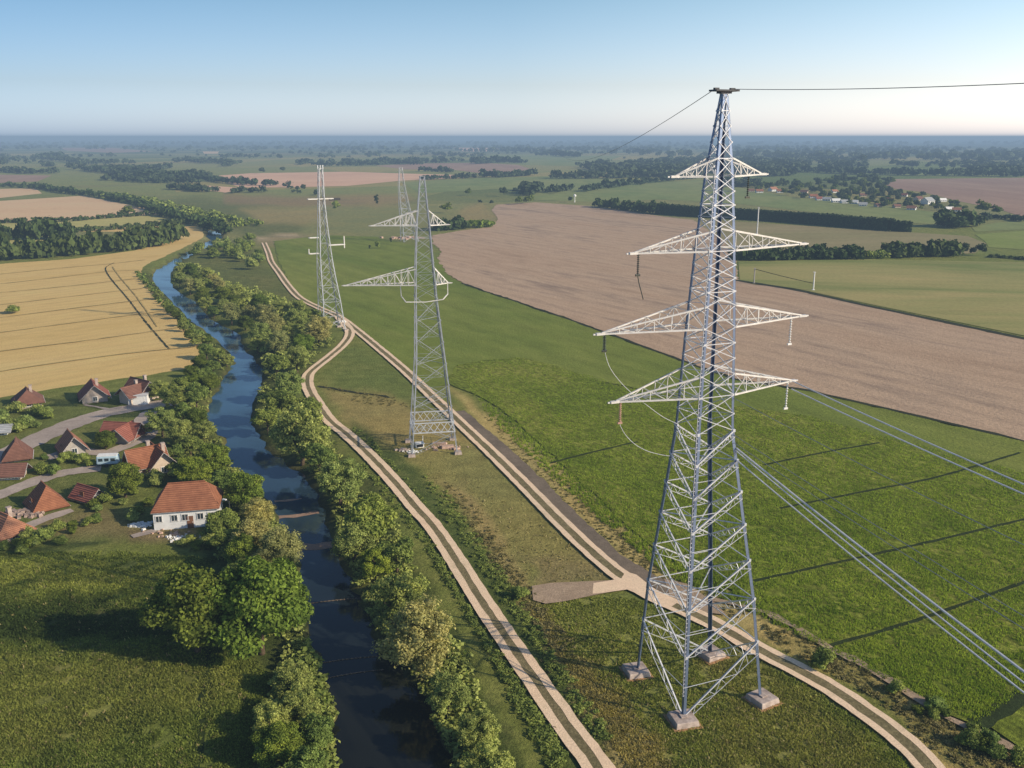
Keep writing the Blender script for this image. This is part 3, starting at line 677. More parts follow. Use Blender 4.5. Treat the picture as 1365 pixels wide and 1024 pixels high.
fill([(205,385),(215,385),(262,432),(300,470),(305,485),(280,510),(250,500),(272,470),(230,420)], 22, 15, 24, ['dark', 'mid', 'olive'], 'small bushy tree on the bank beside the wheat field', 'bushy trees between wheat field and river', 440, seed=7)
fill([(212,520),(262,498),(290,510),(272,545),(285,580),(300,620),(310,640),(250,640),(225,600),(240,560)], 24, 34, 52, ['mid', 'olive', 'bright', 'dark'], 'leafy tree between the village and the river', 'trees between the village and the river', 590, seed=8)
fill([(295,690),(330,680),(385,720),(400,780),(395,850),(330,780),(300,750)], 10, 44, 58, ['mid', 'pale', 'olive'], 'leafy tree on the left bank around the silvery willow', 'trees on the left bank below the white house', 740, seed=9)
fill([(375,900),(400,890),(440,960),(430,1090),(340,1090),(360,960)], 9, 52, 68, ['mid', 'olive'], 'leafy tree in the clump on the lower left bank', 'trees of the lower left bank', 980, seed=10)
# smaller shrubs
def shrub_fill(poly, n, dmin, dmax, keys, label, group, ref_v, seed, cat='shrub', sz=1.0, name='shrub'):
    r = random.Random(seed); pa = np.array(poly, float); c = 0; t = 0
    while c < n and t < n * 40:
        t += 1; u = r.uniform(pa[:, 0].min(), pa[:, 0].max()); v = r.uniform(pa[:, 1].min(), pa[:, 1].max())
        if sdist(np.array([u]), np.array([v]), pa)[0] > 0: continue
        small_px(u, v, r.uniform(dmin, dmax) * ppm(v) / ppm(ref_v), r.choice(keys), label, cat, group, sz=sz, name=name); c += 1
shrub_fill([(0,540),(60,548),(110,545),(60,570),(20,580),(0,560)], 14, 16, 30, ['bush', 'busho'], 'low green shrub in the garden above the village lane', 'garden shrubs above the lane', 560, 1)
shrub_fill([(60,608),(130,607),(130,625),(60,635),(40,625)], 10, 12, 24, ['bush', 'bush'], 'low shrub on the strip between the two village lanes', 'shrubs between the village lanes', 615, 2)
shrub_fill([(0,728),(60,715),(80,690),(130,665),(200,650),(205,690),(110,715),(60,735),(0,745)], 22, 14, 32, ['bush', 'busho', 'bushd'], 'rough shrub on the slope between the lower cottages and meadow', 'shrubs on the slope below the village', 700, 3)
shrub_fill([(190,620),(240,630),(250,645),(200,650)], 8, 18, 30, ['bush', 'busho'], 'shrub behind the red tiled roof of the white house', 'shrubs behind the white house', 640, 4)
shrub_fill([(230,718),(290,700),(310,730),(250,735)], 9, 20, 34, ['bush', 'bushd', 'busho'], 'shrub in front of the white house wall', 'shrubs in front of the white house', 720, 5)
shrub_fill([(1175,912),(1195,915),(1280,960),(1365,1005),(1365,1024),(1340,1030),(1250,975)], 16, 20, 40, ['bush', 'bush', 'bushd'], 'green shrub in the row along the verge path lower right', 'shrubs along the verge path', 970, 6)
small_px(1097, 893, 44, 'bush', 'lone green shrub between long track and crop right of the big pylon', 'shrub', name='shrub')
small_px(693, 797, 30, 'bush', 'bright green shrub at the tip of the dirt spur', 'shrub', name='shrub')
small_px(18, 418, 26, 'bush', 'lone dark bush standing in the wheat field', 'shrub', name='shrub', sz=.7)
shrub_fill([(330,320),(350,335),(365,370),(330,360),(300,340)], 12, 12, 26, ['bush', 'busho', 'bushd'], 'scattered bush on the grassland left of the far track', 'bushes left of the far track', 345, 7)
shrub_fill([(250,340),(330,318),(345,335),(290,350)], 20, 12, 24, ['bush', 'busho', 'bushd'], 'bush on the scrubby inner side of the river bend', 'bushes of the river bend scrub', 335, 8)

# ------------------------------------------------------------------ merged clump masses (nobody could count them)
def tree_template(seed, quads=60, leaf=.5):
    r = np.random.default_rng(seed); nb = 6; C = []; Nn = []
    for i in range(nb):
        c = np.array([r.uniform(-.45, .45), r.uniform(-.45, .45), r.uniform(.3, 1.0)]); br = r.uniform(.4, .6)
        q = r.normal(size=(quads // nb, 3)); q /= np.linalg.norm(q, axis=1, keepdims=True)
        q[:, 2] = np.where(q[:, 2] < -.2, -q[:, 2], q[:, 2]); C.append(c + q * br * r.uniform(.8, 1.05, (len(q), 1))); Nn.append(q)
    return leaf_quads(np.concatenate(C), np.concatenate(Nn), leaf, jitter=.45, asp=.9)
TT = [tree_template(50 + i) for i in range(6)]
TT_L = [tree_template(60 + i, 30, .7) for i in range(6)]
TT_S = [tree_template(70 + i, 42, .42) for i in range(6)]
def clumps(name, pts, mat, tm=TT):
    """pts rows: x y z radius heightscale"""
    Vs = []; Fs = []; n = 0
    for x, y, z, r_, hs in pts:
        V, F_ = tm[random.randrange(len(tm))]; a = random.uniform(0, 6.28); c, s = math.cos(a), math.sin(a)
        W = np.stack([V[:, 0] * c - V[:, 1] * s, V[:, 0] * s + V[:, 1] * c, V[:, 2] * hs], 1) * r_ + np.array([x, y, z])
        Vs.append(W); Fs.append(F_ + n); n += len(V)
    return mesh_np(name, np.concatenate(Vs), np.concatenate(Fs), mat)
def belt(name, line, width, n, rad, hs, mat, label, cat, kind=None, px=True, tm=TT, group=None, seed=0):
    """a row of trees along a line on the ground given in reference pixels"""
    r = random.Random(seed); w = [G(*p) for p in line]; L = [math.dist(a, b) for a, b in zip(w[:-1], w[1:])]; T = sum(L); pts = []
    for i in range(n):
        d = (i + r.random()) / n * T; k = 0
        while k < len(L) - 1 and d > L[k]: d -= L[k]; k += 1
        a, b_ = w[k], w[k + 1]; t = min(1, d / L[k]); x = a[0] + (b_[0] - a[0]) * t; y = a[1] + (b_[1] - a[1]) * t
        nx, ny = -(b_[1] - a[1]) / L[k], (b_[0] - a[0]) / L[k]; o = r.uniform(-.5, .5) * width
        pts.append((x + nx * o, y + ny * o, -.2, r.uniform(*rad), hs * r.uniform(.8, 1.2)))
    cx = sum(p[0] for p in pts) / n; cy = sum(p[1] for p in pts) / n
    pts = [(p[0] - cx, p[1] - cy, *p[2:]) for p in pts]
    o = link(name, clumps(name, pts, mat, tm), None, (cx, cy, 0)); tag(o, label, cat, group, kind); return o
# left: two belts across the wheat, river line hedge
belt('tree_belt', [(-120,325),(0,321),(60,319),(97,319)], 10, 60, (3.5, 6), 1.4, F_belt, 'dense dark tree belt ending mid wheat, upper of the two at left', 'tree belt', seed=1)
belt('tree_belt', [(-120,352),(0,347),(60,343),(120,338),(170,333),(205,327),(232,319)], 14, 150, (3.5, 6), 1.3, F_belt, 'long curved tree belt across the wheat, lower of the two at left', 'tree belt', seed=2)
belt('hedgerow', [(0,298),(100,295),(130,292),(205,287)], 4, 60, (1.5, 3), 1, F_belt, 'thin hedgerow between the pale wheat and yellow strip', 'hedge', seed=3)
belt('hedgerow', [(80,310),(160,306),(250,298),(268,297)], 4, 60, (1.5, 3), 1, F_belt, 'thin dark hedgerow below the yellow strip reaching the river', 'hedge', seed=4)
small_px(170, 288, 22, 'fard', 'lone round dark tree between two pale fields on the left', 'tree', sz=.7)
belt('hedgerow', [(-80,250),(0,249),(40,251),(100,259),(140,264),(180,272),(215,286),(250,297),(285,306),(300,313)], 9, 190, (3, 5.5), 1, F_belt, 'long dark hedgerow following the upper river to the water bend', 'hedge', seed=5)
belt('hedgerow', [(140,262),(200,272),(250,285),(300,296),(330,303)], 26, 150, (2.5, 5), .8, F_mid, 'second band of scrubby trees right of the river hedgerow', 'hedge', seed=6)
belt('hedgerow', [(186,364),(196,380),(216,402),(250,436),(266,450)], 3, 70, (.7, 1.5), 1, F_mid, 'thin strip of bushes edging the golden wheat by the river', 'hedge', seed=7)
# right: clipped windbreak
def windbreak(line, w, h, label):
    q = ribbon_pts(line, 5.0); cx, cy = q[0]; V = []; 
    C = []; Nn = []
    for i in range(len(q) - 1):
        a, b_ = q[i], q[i + 1]; L = math.dist(a, b_); dx, dy = (b_[0] - a[0]) / L, (b_[1] - a[1]) / L; nx, ny = -dy, dx
        hh = h * (1 + .1 * mnoise.noise(Vector((a[0] * .03, a[1] * .03, 0))))
        for _ in range(int(150)):
            s = random.uniform(0, L); k = random.random()
            if k < .35: o, z, n_ = random.uniform(-w / 2, w / 2), hh + random.uniform(-.7, .3), (0, 0, 1)
            elif k < .85: o, z, n_ = -w / 2 * (1 + random.uniform(-.25, .1)), random.uniform(0, hh), (-nx, -ny, .2)
            else: o, z, n_ = w / 2, random.uniform(0, hh), (nx, ny, .2)
            C.append((a[0] + dx * s + nx * o - cx, a[1] + dy * s + ny * o - cy, z)); Nn.append(n_)
    cv = []; cf = []
    for i, (a0, a1) in enumerate(q):
        b0, b1 = q[min(i + 1, len(q) - 1)] if i < len(q) - 1 else (a0 + q[i][0] - q[i - 1][0], a1 + q[i][1] - q[i - 1][1]); L = math.dist((a0, a1), (b0, b1)); nx, ny = -(b1 - a1) / L, (b0 - a0) / L
        for o, z in ((-w * .45, -.2), (-w * .45, h * .93), (w * .45, h * .93), (w * .45, -.2)): cv.append((a0 + nx * o - cx, a1 + ny * o - cy, z))
        if i: n = 4 * i; cf += [(n - 4 + k, n + k, n + (k + 1) % 4, n - 4 + (k + 1) % 4) for k in range(3)]
    V, F_ = leaf_quads(np.array(C), np.array(Nn, float), 1.5, jitter=.3, asp=.9)
    F_ = np.concatenate([F_, np.array(cf) + len(V)]); V = np.concatenate([V, np.array(cv)])
    o = link('hedge', mesh_np('hedge', V, F_, F_hedge), None, (cx, cy, 0)); tag(o, label, 'hedge'); return o
windbreak([(878,285),(930,289),(985,292),(1060,297),(1130,303),(1180,307),(1190,308)], 10, 7.5, 'long dark clipped windbreak hedge crossing the green field behind the pylon')
windbreak([(1194,308),(1206,309),(1216,309)], 10, 6.5, 'short end block of clipped hedge after the gap in the windbreak')
belt('tree_row', [(798,276),(820,279),(850,282),(880,286)], 12, 46, (3.5, 6), 1.1, F_belt, 'row of dark trees at the top edge of the ploughed field', 'tree row', seed=8)
small_px(838, 278, 9, 'poplar', 'slim taller tree rising out of the row above the ploughed field', 'tree')
belt('tree_row', [(980,346),(1020,346),(1080,345),(1146,345)], 9, 90, (3, 4.8), 1.0, F_belt, 'dark tree row along the pasture top right of the big pylon', 'tree row', seed=9)
belt('tree_row', [(1148,344),(1180,344)], 8, 16, (2, 3.2), 1.0, F_mid, 'lower paler bushes between the two dark pasture rows', 'bush row', seed=10)
belt('tree_row', [(1184,343),(1230,342),(1275,341)], 9, 60, (3.2, 5), 1.1, F_belt, 'second dark tree row along the pasture top further right', 'tree row', seed=11)
for i, (u, w_) in enumerate([(1286, 15), (1296, 12), (1308, 18)]): small_px(u, 341, w_, 'far', ['upright tree just past the second pasture row', 'narrow tree between two wider ones at the pasture corner', 'tallest tree at the right end of the pasture row'][i], 'tree', sz=1.3)
belt('hedgerow', [(1318,343),(1365,346),(1500,352)], 6, 40, (1.5, 2.6), .7, F_belt, 'low dark hedge at the far right pasture corner', 'hedge', seed=12)
belt('tree_clump', [(1262,304),(1275,302),(1290,301)], 20, 26, (5, 8), 1.0, F_belt, 'dark tree clump beside the green field right of the windbreak', 'tree clump', seed=13)
small_px(1311, 287, 24, 'fard', 'large round dark tree right of the distant village', 'tree'); small_px(1329, 288, 16, 'fard', 'smaller round tree right of the large round one by the village', 'tree')
belt('hedgerow', [(1290,300),(1310,292),(1340,292),(1365,296)], 10, 30, (2.5, 4.5), .8, F_far, 'grey green scrub line right of the village', 'hedge', seed=14)
belt('tree_clump', [(578,307),(600,306),(620,304)], 12, 26, (3.5, 5.5), 1.0, F_belt, 'dark bushes at the ploughed field corner behind the second pylon', 'tree clump', seed=15)
belt('tree_clump', [(620,304),(640,303),(655,302)], 8, 16, (3, 4), .9, F_bright, 'brighter green bushes at the tip of the ploughed field corner', 'tree clump', seed=16)
SINGLE = [(350,232,11,'far'),(377,230,9,'far'),(502,278,12,'poplar'),(594,284,18,'fard'),(624,261,11,'fard'),(670,262,14,'far'),(692,273,15,'fard'),(702,272,12,'fard'),(709,271,12,'farm'),(740,258,11,'far'),(745,259,9,'far'),
          (686,258,10,'far'),(760,270,9,'far'),(448,281,14,'farm'),(405,255,10,'far'),(493,334,5,'poplar'),(503,332,10,'farm'),(521,326,6,'poplar'),(640,272,7,'far'),(655,273,7,'far'),(1150,220,14,'far'),(1190,222,12,'far')]
SLAB = ['left one of two lone round trees beyond the pink stubble','right one of two lone round trees beyond the pink stubble','lone pointed tree on the meadow between the far pylons','wide low bush in the meadow right of the pylons','small cube shaped tree alone in the pale green field','tree left of the group above the ploughed field','tall dark tree at the ploughed field tip','dark tree touching the tall one at the ploughed field tip','lighter tree right of the dark pair at the field tip','square dark tree in the broken hedge row','small tree right of the square one in the broken hedge','small tree left in the broken hedge row','pale small tree near the white spot above the ploughed field','low bush right of the nearer left pylon','tree at the lower edge of the pink stubble','tiny dark cypress on the green slope','flat bush beside the tiny cypress','slim tree at the foot of the farthest pylon','tiny bush left above the ploughed field','tiny bush second above the ploughed field','distant tree beyond the village on pale green','distant tree further right on pale green']
for (u, v, w_, k), lab in zip(SINGLE, SLAB): small_px(u, v, w_, k, lab, 'tree')
for i, (ln, n, rd) in enumerate([
    ([(725,257),(745,256),(760,254)], 14, (4, 6)), ([(775,256),(810,251),(850,246),(905,240),(935,237)], 60, (4, 7)),
    ([(735,238),(800,238),(850,236),(905,238)], 80, (5, 9)), ([(635,219),(660,217),(700,218)], 44, (7, 12)), ([(425,222),(480,221),(530,219),(560,220)], 50, (5, 8)),
    ([(560,229),(590,229),(600,230)], 20, (5, 7)), ([(638,236),(660,237),(680,236),(710,234)], 40, (5, 8)), ([(268,240),(330,247),(370,248)], 40, (4, 7)),
    ([(120,228),(170,232),(215,240),(270,240)], 120, (5, 9)), ([(0,229),(40,232),(80,231)], 46, (5, 8)), ([(130,240),(170,240),(210,244),(270,244)], 70, (4, 7)), ([(230,252),(270,256),(290,256)], 40, (4, 6)),
    ([(0,214),(60,213),(110,218)], 50, (6, 10)), ([(50,212),(80,211)], 20, (9, 13)), ([(245,214),(280,216),(310,220)], 26, (6, 9)), ([(1040,229),(1110,231),(1160,233),(1365,236)], 110, (6, 9)),
    ([(1330,232),(1365,230),(1500,228)], 40, (7, 10)), ([(1090,219),(1100,219),(1120,222)], 10, (6, 9)), ([(560,240),(620,238),(640,237)], 30, (4, 6)), ([(620,203),(680,203),(740,204)], 40, (9, 14)), ([(715,208),(740,208),(770,210)], 40, (9, 13)),
    ([(310,258),(330,256),(350,257)], 16, (3.5, 5)), ([(1020,210),(1060,212),(1100,211)], 30, (8, 12)), ([(380,245),(400,258),(440,262)], 10, (3, 4))]):
    belt('far_tree_line', ln, 40 if n > 60 else 14, n, rd, .9, F_far, None, None, kind='stuff', tm=TT_L, seed=30 + i)
# far woods
pts = []
r = random.Random(5)
AREA = [([(770,222),(900,212),(990,214),(1140,214),(1160,224),(1040,232),(960,234),(880,236),(800,234)], 700, (7, 12)),
        ([(800,206),(900,200),(1365,202),(1365,214),(1100,214),(900,210)], 330, (10, 18)), ([(0,196),(1365,196),(1365,201),(700,202),(0,200)], 500, (10, 16)),
        ([(-300,188),(1700,188),(1700,194),(-300,194)], 900, (12, 24)), ([(1250,215),(1365,210),(1700,210),(1700,220),(1300,220)], 160, (9, 14)),
        ([(130,226),(180,225),(260,236),(230,242),(150,236)], 120, (6, 9)), ([(270,212),(420,203),(600,203),(580,208),(420,212)], 50, (8, 12)), ([(-300,212),(-100,206),(10,214),(0,222),(-300,228)], 120, (8, 12)),
        ([(940,245),(1020,242),(1010,250),(950,250)], 60, (5, 8)), ([(1400,205),(1700,205),(1700,232),(1400,232)], 200, (9, 14))]
for poly, n, rd in AREA:
    pa = np.array(poly, float); c = 0; t = 0
    while c < n and t < n * 30:
        t += 1; u = r.uniform(pa[:, 0].min(), pa[:, 0].max()); v = r.uniform(pa[:, 1].min(), pa[:, 1].max())
        if sdist(np.array([u]), np.array([v]), pa)[0] > 0: continue
        if vnoise(np.array([u]), np.array([v * 9]), 26, 4)[0] < .34: continue
        x, y = G(u, v); pts.append((x, y, -.5, r.uniform(*rd), .8)); c += 1
q = rng.uniform(size=(60000, 2)) * np.array([1900, 66]) + np.array([-270, 198]); X_ = (q[:, 0] - CX) / FPX; b_ = (CY - q[:, 1]) / FPX; t_ = -H / (-SP + b_ * CP); X_ = X_ * t_; Y_ = (CP + b_ * SP) * t_
nz = vnoise(X_, Y_, 330, 21) * .7 + vnoise(X_, Y_, 120, 22) * .3; ok = (np.abs(nz - .5) < .018) & (vnoise(X_, Y_, 500, 23) > .35)
for fp in FIELD_PX + [np.array([(-300,240),(700,240),(700,300),(-300,300)], float), np.array([(960,236),(1310,236),(1310,300),(960,300)], float)]: ok &= sdist(q[:, 0], q[:, 1], fp) > 0
for x, y in list(zip(X_[ok], Y_[ok]))[:1500]: pts.append((x, y, -.3, r.uniform(4, 8.5) * (1 + y / 9000), .8))
o = link('far_woods', clumps('far_woods', pts, F_far, TT_L)); tag(o, kind='stuff')

# ------------------------------------------------------------------ undergrowth and grass tufts
TRK = np.array(ribbon_pts(T1, 2.0) + ribbon_pts(T2, 2.0)); SHADOW_PTS = np.array(sum([ribbon_pts(q_, 1.0) for q_ in CROP_SHADOWS], []))
def off_track(X, Y, lim=2.1):
    X = np.atleast_1d(X); Y = np.atleast_1d(Y); out = np.ones(X.shape, bool)
    for i in range(0, len(X), 4000):
        out[i:i + 4000] = (((X[i:i + 4000, None] - SHADOW_PTS[:, 0]) ** 2 + (Y[i:i + 4000, None] - SHADOW_PTS[:, 1]) ** 2).min(1) > .65 ** 2) & ((((X[i:i + 4000, None] - TRK[:, 0]) ** 2 + (Y[i:i + 4000, None] - TRK[:, 1]) ** 2).min(1)) > lim * lim)
    return out
pts = []
def scatter_px(poly, n, rad, hs=.8):
    pa = np.array(poly, float); c = 0; t = 0
    while c < n and t < n * 20:
        t += 1; u = random.uniform(pa[:, 0].min(), pa[:, 0].max()); v = random.uniform(pa[:, 1].min(), pa[:, 1].max())
        if sdist(np.array([u]), np.array([v]), pa)[0] > 0: continue
        x, y = G(u, v); z = hz(x, y)
        if z < -.75 or not off_track(x, y)[0]: continue
        pts.append((x, y, z - .15, random.uniform(*rad), hs)); c += 1
BANK_R = [(225,362),(300,392),(352,420),(352,470),(340,520),(345,560),(400,620),(440,660),(460,740),(500,830),(570,925),(610,1020),(640,1100),(690,1100),(660,1000),(620,880),(560,770),(520,690),(460,620),(415,560),(400,515),(430,480),(455,460),(440,440),(360,400),(290,370),(240,350)]
BANK_L = [(186,364),(206,364),(212,388),(262,436),(312,484),(296,520),(276,552),(300,600),(340,650),(378,700),(400,770),(406,850),(436,930),(446,1000),(446,1100),(350,1100),(350,1010),(372,900),(395,850),(330,860),(290,740),(320,690),(260,640),(225,600),(240,540),(275,500),(275,450)]
scatter_px(BANK_R, 1300, (.5, 1.2)); scatter_px(BANK_L, 1200, (.5, 1.2))
scatter_px([(232,352),(262,354),(300,376),(345,391),(395,411),(432,433),(400,425),(350,408),(300,392),(250,368)], 260, (1.0, 2.2)); scatter_px([(300,385),(360,400),(430,440),(390,480),(355,500),(352,430)], 200, (1.2, 2.8))
o = link('bank_undergrowth', clumps('bank_undergrowth', pts, F_olive, TT_S)); tag(o, kind='stuff')
pts = []
scatter_px([(395,870),(420,870),(446,960),(440,1100),(400,1100),(380,950)], 160, (.7, 1.5)); scatter_px([(470,565),(500,590),(600,710),(690,860),(760,1000),(740,1040),(640,850),(560,720),(480,620)], 500, (.35, .75), .6)
scatter_px([(560,630),(600,660),(690,790),(760,900),(820,990),(790,985),(690,830),(600,700)], 420, (.3, .7), .6)
o = link('rough_grass', clumps('rough_grass', pts, F_mid, TT_S)); tag(o, kind='stuff')
pts = []
scatter_px([(1010,825),(1100,860),(1250,945),(1365,1010),(1365,1080),(1250,1000),(1150,920),(1040,865)], 500, (.25, .6), .6)
scatter_px([(640,550),(720,615),(800,685),(880,750),(1000,815),(980,825),(860,762),(780,695),(690,610)], 700, (.2, .45), .6)
scatter_px([(590,640),(620,660),(720,800),(780,880),(740,870),(650,740)], 400, (.25, .6), .6)
scatter_px([(420,512),(520,528),(560,545),(480,540)], 90, (.25, .6), .6)
scatter_px([(700,880),(800,880),(900,1024),(800,1024)], 300, (.2, .45), .6)
M_straw = foliage('dry_grass', (.16, .14, .05), (.34, .28, .12), .5)
o = link('dry_grass', clumps('dry_grass', pts, M_straw, TT_S)); tag(o, kind='stuff')
# grass blades standing in the near meadows
def blades(name, poly, n, mat, hgt=(.25, .55), clumpn=5, tn=False):
    pa = np.array(poly, float); q = rng.uniform(size=(n * 3, 2)) * (pa.max(0) - pa.min(0)) + pa.min(0)
    q = q[sdist(q[:, 0], q[:, 1], pa) < 0][:n]
    d = (q[:, 0] - CX) / FPX; b_ = (CY - q[:, 1]) / FPX; t = -H / (-SP_ + b_ * CP); X = d * t; Y = (CP + b_ * SP_) * t
    keep = (vnoise(X, Y, 3.0, 12) * .3 + vnoise(X, Y, .9, 13) * .7 > .3) & off_track(X, Y, 1.9); q = q[keep]; X = X[keep]; Y = Y[keep]; Z = height(X, Y); m = Z > -.6; X, Y, Z, q = X[m], Y[m], Z[m], q[m]
    C = np.stack([X, Y, Z], 1); C = np.repeat(C, clumpn, 0); k = len(C)
    C[:, :2] += rng.normal(size=(k, 2)) * .16; a = rng.uniform(0, 6.283, k); w = rng.uniform(.08, .16, k); hh = rng.uniform(*hgt, k)
    dx = np.stack([np.cos(a) * w, np.sin(a) * w, np.zeros(k)], 1); top = np.stack([rng.normal(size=k) * .14, rng.normal(size=k) * .14, hh], 1)
    V = np.stack([C - dx, C + dx, C + top], 1).reshape(-1, 3)
    me = mesh_np(name, V, np.arange(3 * k).reshape(-1, 3), mat)
    if mat is M_blade:
        tv = np.repeat(tint_at(q[:, 0], q[:, 1]), clumpn * 3, 0); ca = me.attributes.new('tint', 'FLOAT_COLOR', 'POINT')
        ca.data.foreach_set('color', np.concatenate([tv, np.ones((len(tv), 1))], 1).astype(np.float32).ravel())
    o = link(name, me); tag(o, kind='stuff')

M_blade = foliage('grass_blades', (1.0, .96, .85), (1.8, 1.62, 1.4), .25, .4, True)
M_blade3 = foliage('straw_blades', (.30, .24, .10), (.42, .34, .16), .3, .3)
M_blade2 = foliage('crop_leaves', (.17, .24, .022), (.38, .43, .065), .12, .45)
blades('meadow_grass', [(-60,740),(150,735),(290,745),(250,800),(330,870),(380,930),(340,1000),(330,1060),(-60,1060)], 30000, M_blade, (.12, .3))
blades('meadow_grass', [(700,800),(820,795),(900,810),(1090,910),(1200,1010),(1230,1060),(860,1060),(760,900)], 18000, M_blade, (.1, .26))
blades('straw_tufts', [(-60,760),(150,755),(250,800),(250,870),(330,920),(300,1060),(-60,1060)], 500, M_blade3, (.2, .4), 3)
blades('straw_tufts', [(560,630),(620,640),(760,720),(830,770),(720,780),(900,900),(1000,900),(1150,990),(1150,1060),(900,1060),(760,880),(640,720)], 2200, M_blade3, (.12, .3), 3)
blades('crop_leaves', [(606,488),(690,477),(905,532),(1080,556),(1400,640),(1400,925),(1365,924),(1300,964),(1190,912),(1010,820),(890,768),(760,660),(655,560)], 52000, M_blade2, (.25, .5), 4)

# ------------------------------------------------------------------ steel lattice pylons
def steel(name, c, metal=.35, rough=.5):
    m, nt, b = new_mat(name, rough, .5); b.inputs['Metallic'].default_value = metal
    tc = nt.nodes.new('ShaderNodeTexCoord'); n = noise_node(nt, tc.outputs['Object'], 1.3, 4, .7)
    nt.links.new(ramp(nt, n.outputs['Fac'], [(.3, tuple(k * .75 for k in c)), (.7, c)]).outputs['Color'], b.inputs['Base Color'])
    return m
M_steel = steel('galvanised_steel', (.66, .69, .75), .35); M_leg = steel('leg_steel', (.17, .23, .36), .5, .42); M_arm = steel('white_painted_steel', (.72, .71, .69), .1, .5)
M_dsteel = steel('dark_steel', (.05, .055, .065), .5, .5)
M_conc = simple('weathered_concrete', (.36, .29, .26), .95, .15, var=.3, scale=1.2, c2=(.44, .37, .33), bump=.03)
M_insd = simple('dark_glass_insulator', (.05, .06, .05), .3, .5, var=.3); M_insw = simple('white_insulator', (.72, .72, .70), .4, .5, var=.1); M_insp = simple('rusty_clamp', (.42, .26, .2), .7, .3)
M_cable = steel('cable_aluminium', (.82, .84, .88), .25, .4); M_cabd = steel('cable_dark', (.13, .13, .14), .4, .5)

def corners(prof, lean, z):
    hw = np.interp(z, [p[0] for p in prof], [p[1] for p in prof]); l = np.interp(z, [p[0] for p in lean], [p[1] for p in lean])
    return [Vector((sx * hw + l, sy * hw, z)) for sx, sy in ((-1, -1), (1, -1), (1, 1), (-1, 1))]
def lattice_tower(root, prof, lean, panels, wl_, wb, topcap, extra=True, leg_mat=None, sub=0):
    lat_mat = M_steel if leg_mat is None else M_steel2
    """four angle legs (own meshes) and one braced lattice"""
    zs = [p for p in panels]
    for i in range(4):
        m = MB()
        for a, b_ in zip(zs[:-1], zs[1:]):
            pa_, pb_ = corners(prof, lean, a)[i], corners(prof, lean, b_)[i]; ctr = (sum(corners(prof, lean, a), Vector()) / 4)
            f = 1.0 if a < zs[-1] * .45 else .8
            m.angle(pa_, pb_, wl_ * f, ctr)
        m.build('leg', leg_mat or M_leg, root)
    m = MB(); hb = MB()
    for k, (a, b_) in enumerate(zip(zs[:-1], zs[1:])):
        A, B = corners(prof, lean, a), corners(prof, lean, b_); wid = (A[0] - A[1]).length
        f = wb * (1.0 if wid > 4.6 else .55)
        for i in range(4):
            j = (i + 1) % 4
            if extra and wid > 4.6:   # single heavy diagonals with a light lattice under them
                lo_, hi_ = (A[i], B[j]) if i in (0, 2) else (A[j], B[i]); l2, h2 = (A[j], B[i]) if i in (0, 2) else (A[i], B[j])
                m.beam(lo_, hi_, f * 1.1)
                if k and i in (1, 2): m.beam(A[i], A[j], f * .6)
                q0 = lo_.lerp(l2, .12); q1 = hi_.lerp(l2, .22); prev_ = None
                for t_ in range(0, 7):
                    a1 = lo_.lerp(hi_, t_ / 6); a2 = q0.lerp(q1, t_ / 6); m.beam(a1, a2, f * .32)
                    if prev_ is not None: m.beam(prev_, a1 if t_ % 2 else a2, f * .32)
                    prev_ = a2 if t_ % 2 == 0 else a1
                m.beam(q0, q1, f * .4); m.beam(lo_.lerp(hi_, .5), h2.lerp(lo_, .5) if False else (lo_ + h2) / 2, f * .4)
                continue
            m.beam(A[i], B[j], f); m.beam(A[j], B[i], f)
            if k and (k % 3 == 0 or wid > 5): m.beam(A[i], A[j], f)
            if False:
                X = (A[i] + A[j] + B[i] + B[j]) / 4; mi = (A[i] + B[i]) / 2; mj = (A[j] + B[j]) / 2
                qa = (A[i] + X) / 2; qb = (A[j] + X) / 2
                m.beam(mi, (B[i] + X) / 2, f * .55); m.beam(mi, qa, f * .55); m.beam(mj, qb, f * .55); m.beam(mj, (B[j] + X) / 2, f * .55)
                mt = (B[i] + B[j]) / 2; m.beam((B[i] + X) / 2, mt, f * .5); m.beam((B[j] + X) / 2, mt, f * .5); m.beam((B[i]+X)/2, (B[i]*3+B[j])/4, f*.45); m.beam((B[j]+X)/2, (B[j]*3+B[i])/4, f*.45)
            elif sub and wid > sub:
                X = (A[i] + A[j] + B[i] + B[j]) / 4; m.beam((A[i] + B[i]) / 2, X, f * .6); m.beam((A[j] + B[j]) / 2, X, f * .6)
        if k and k % 2 == 0: m.beam(A[0], A[2], f * .7); m.beam(A[1], A[3], f * .7)
    if extra:
        for zz in zs[1:-1]:
            for c_ in corners(prof, lean, zz): m.box((c_.x * .985, c_.y * .985, c_.z), (.27, .27, .3) if zz < 32 else (.14, .14, .16))
    T = corners(prof, lean, zs[-1])
    for i in range(4): m.beam(T[i], T[(i + 1) % 4], wb)
    m.build('lattice', lat_mat, root)
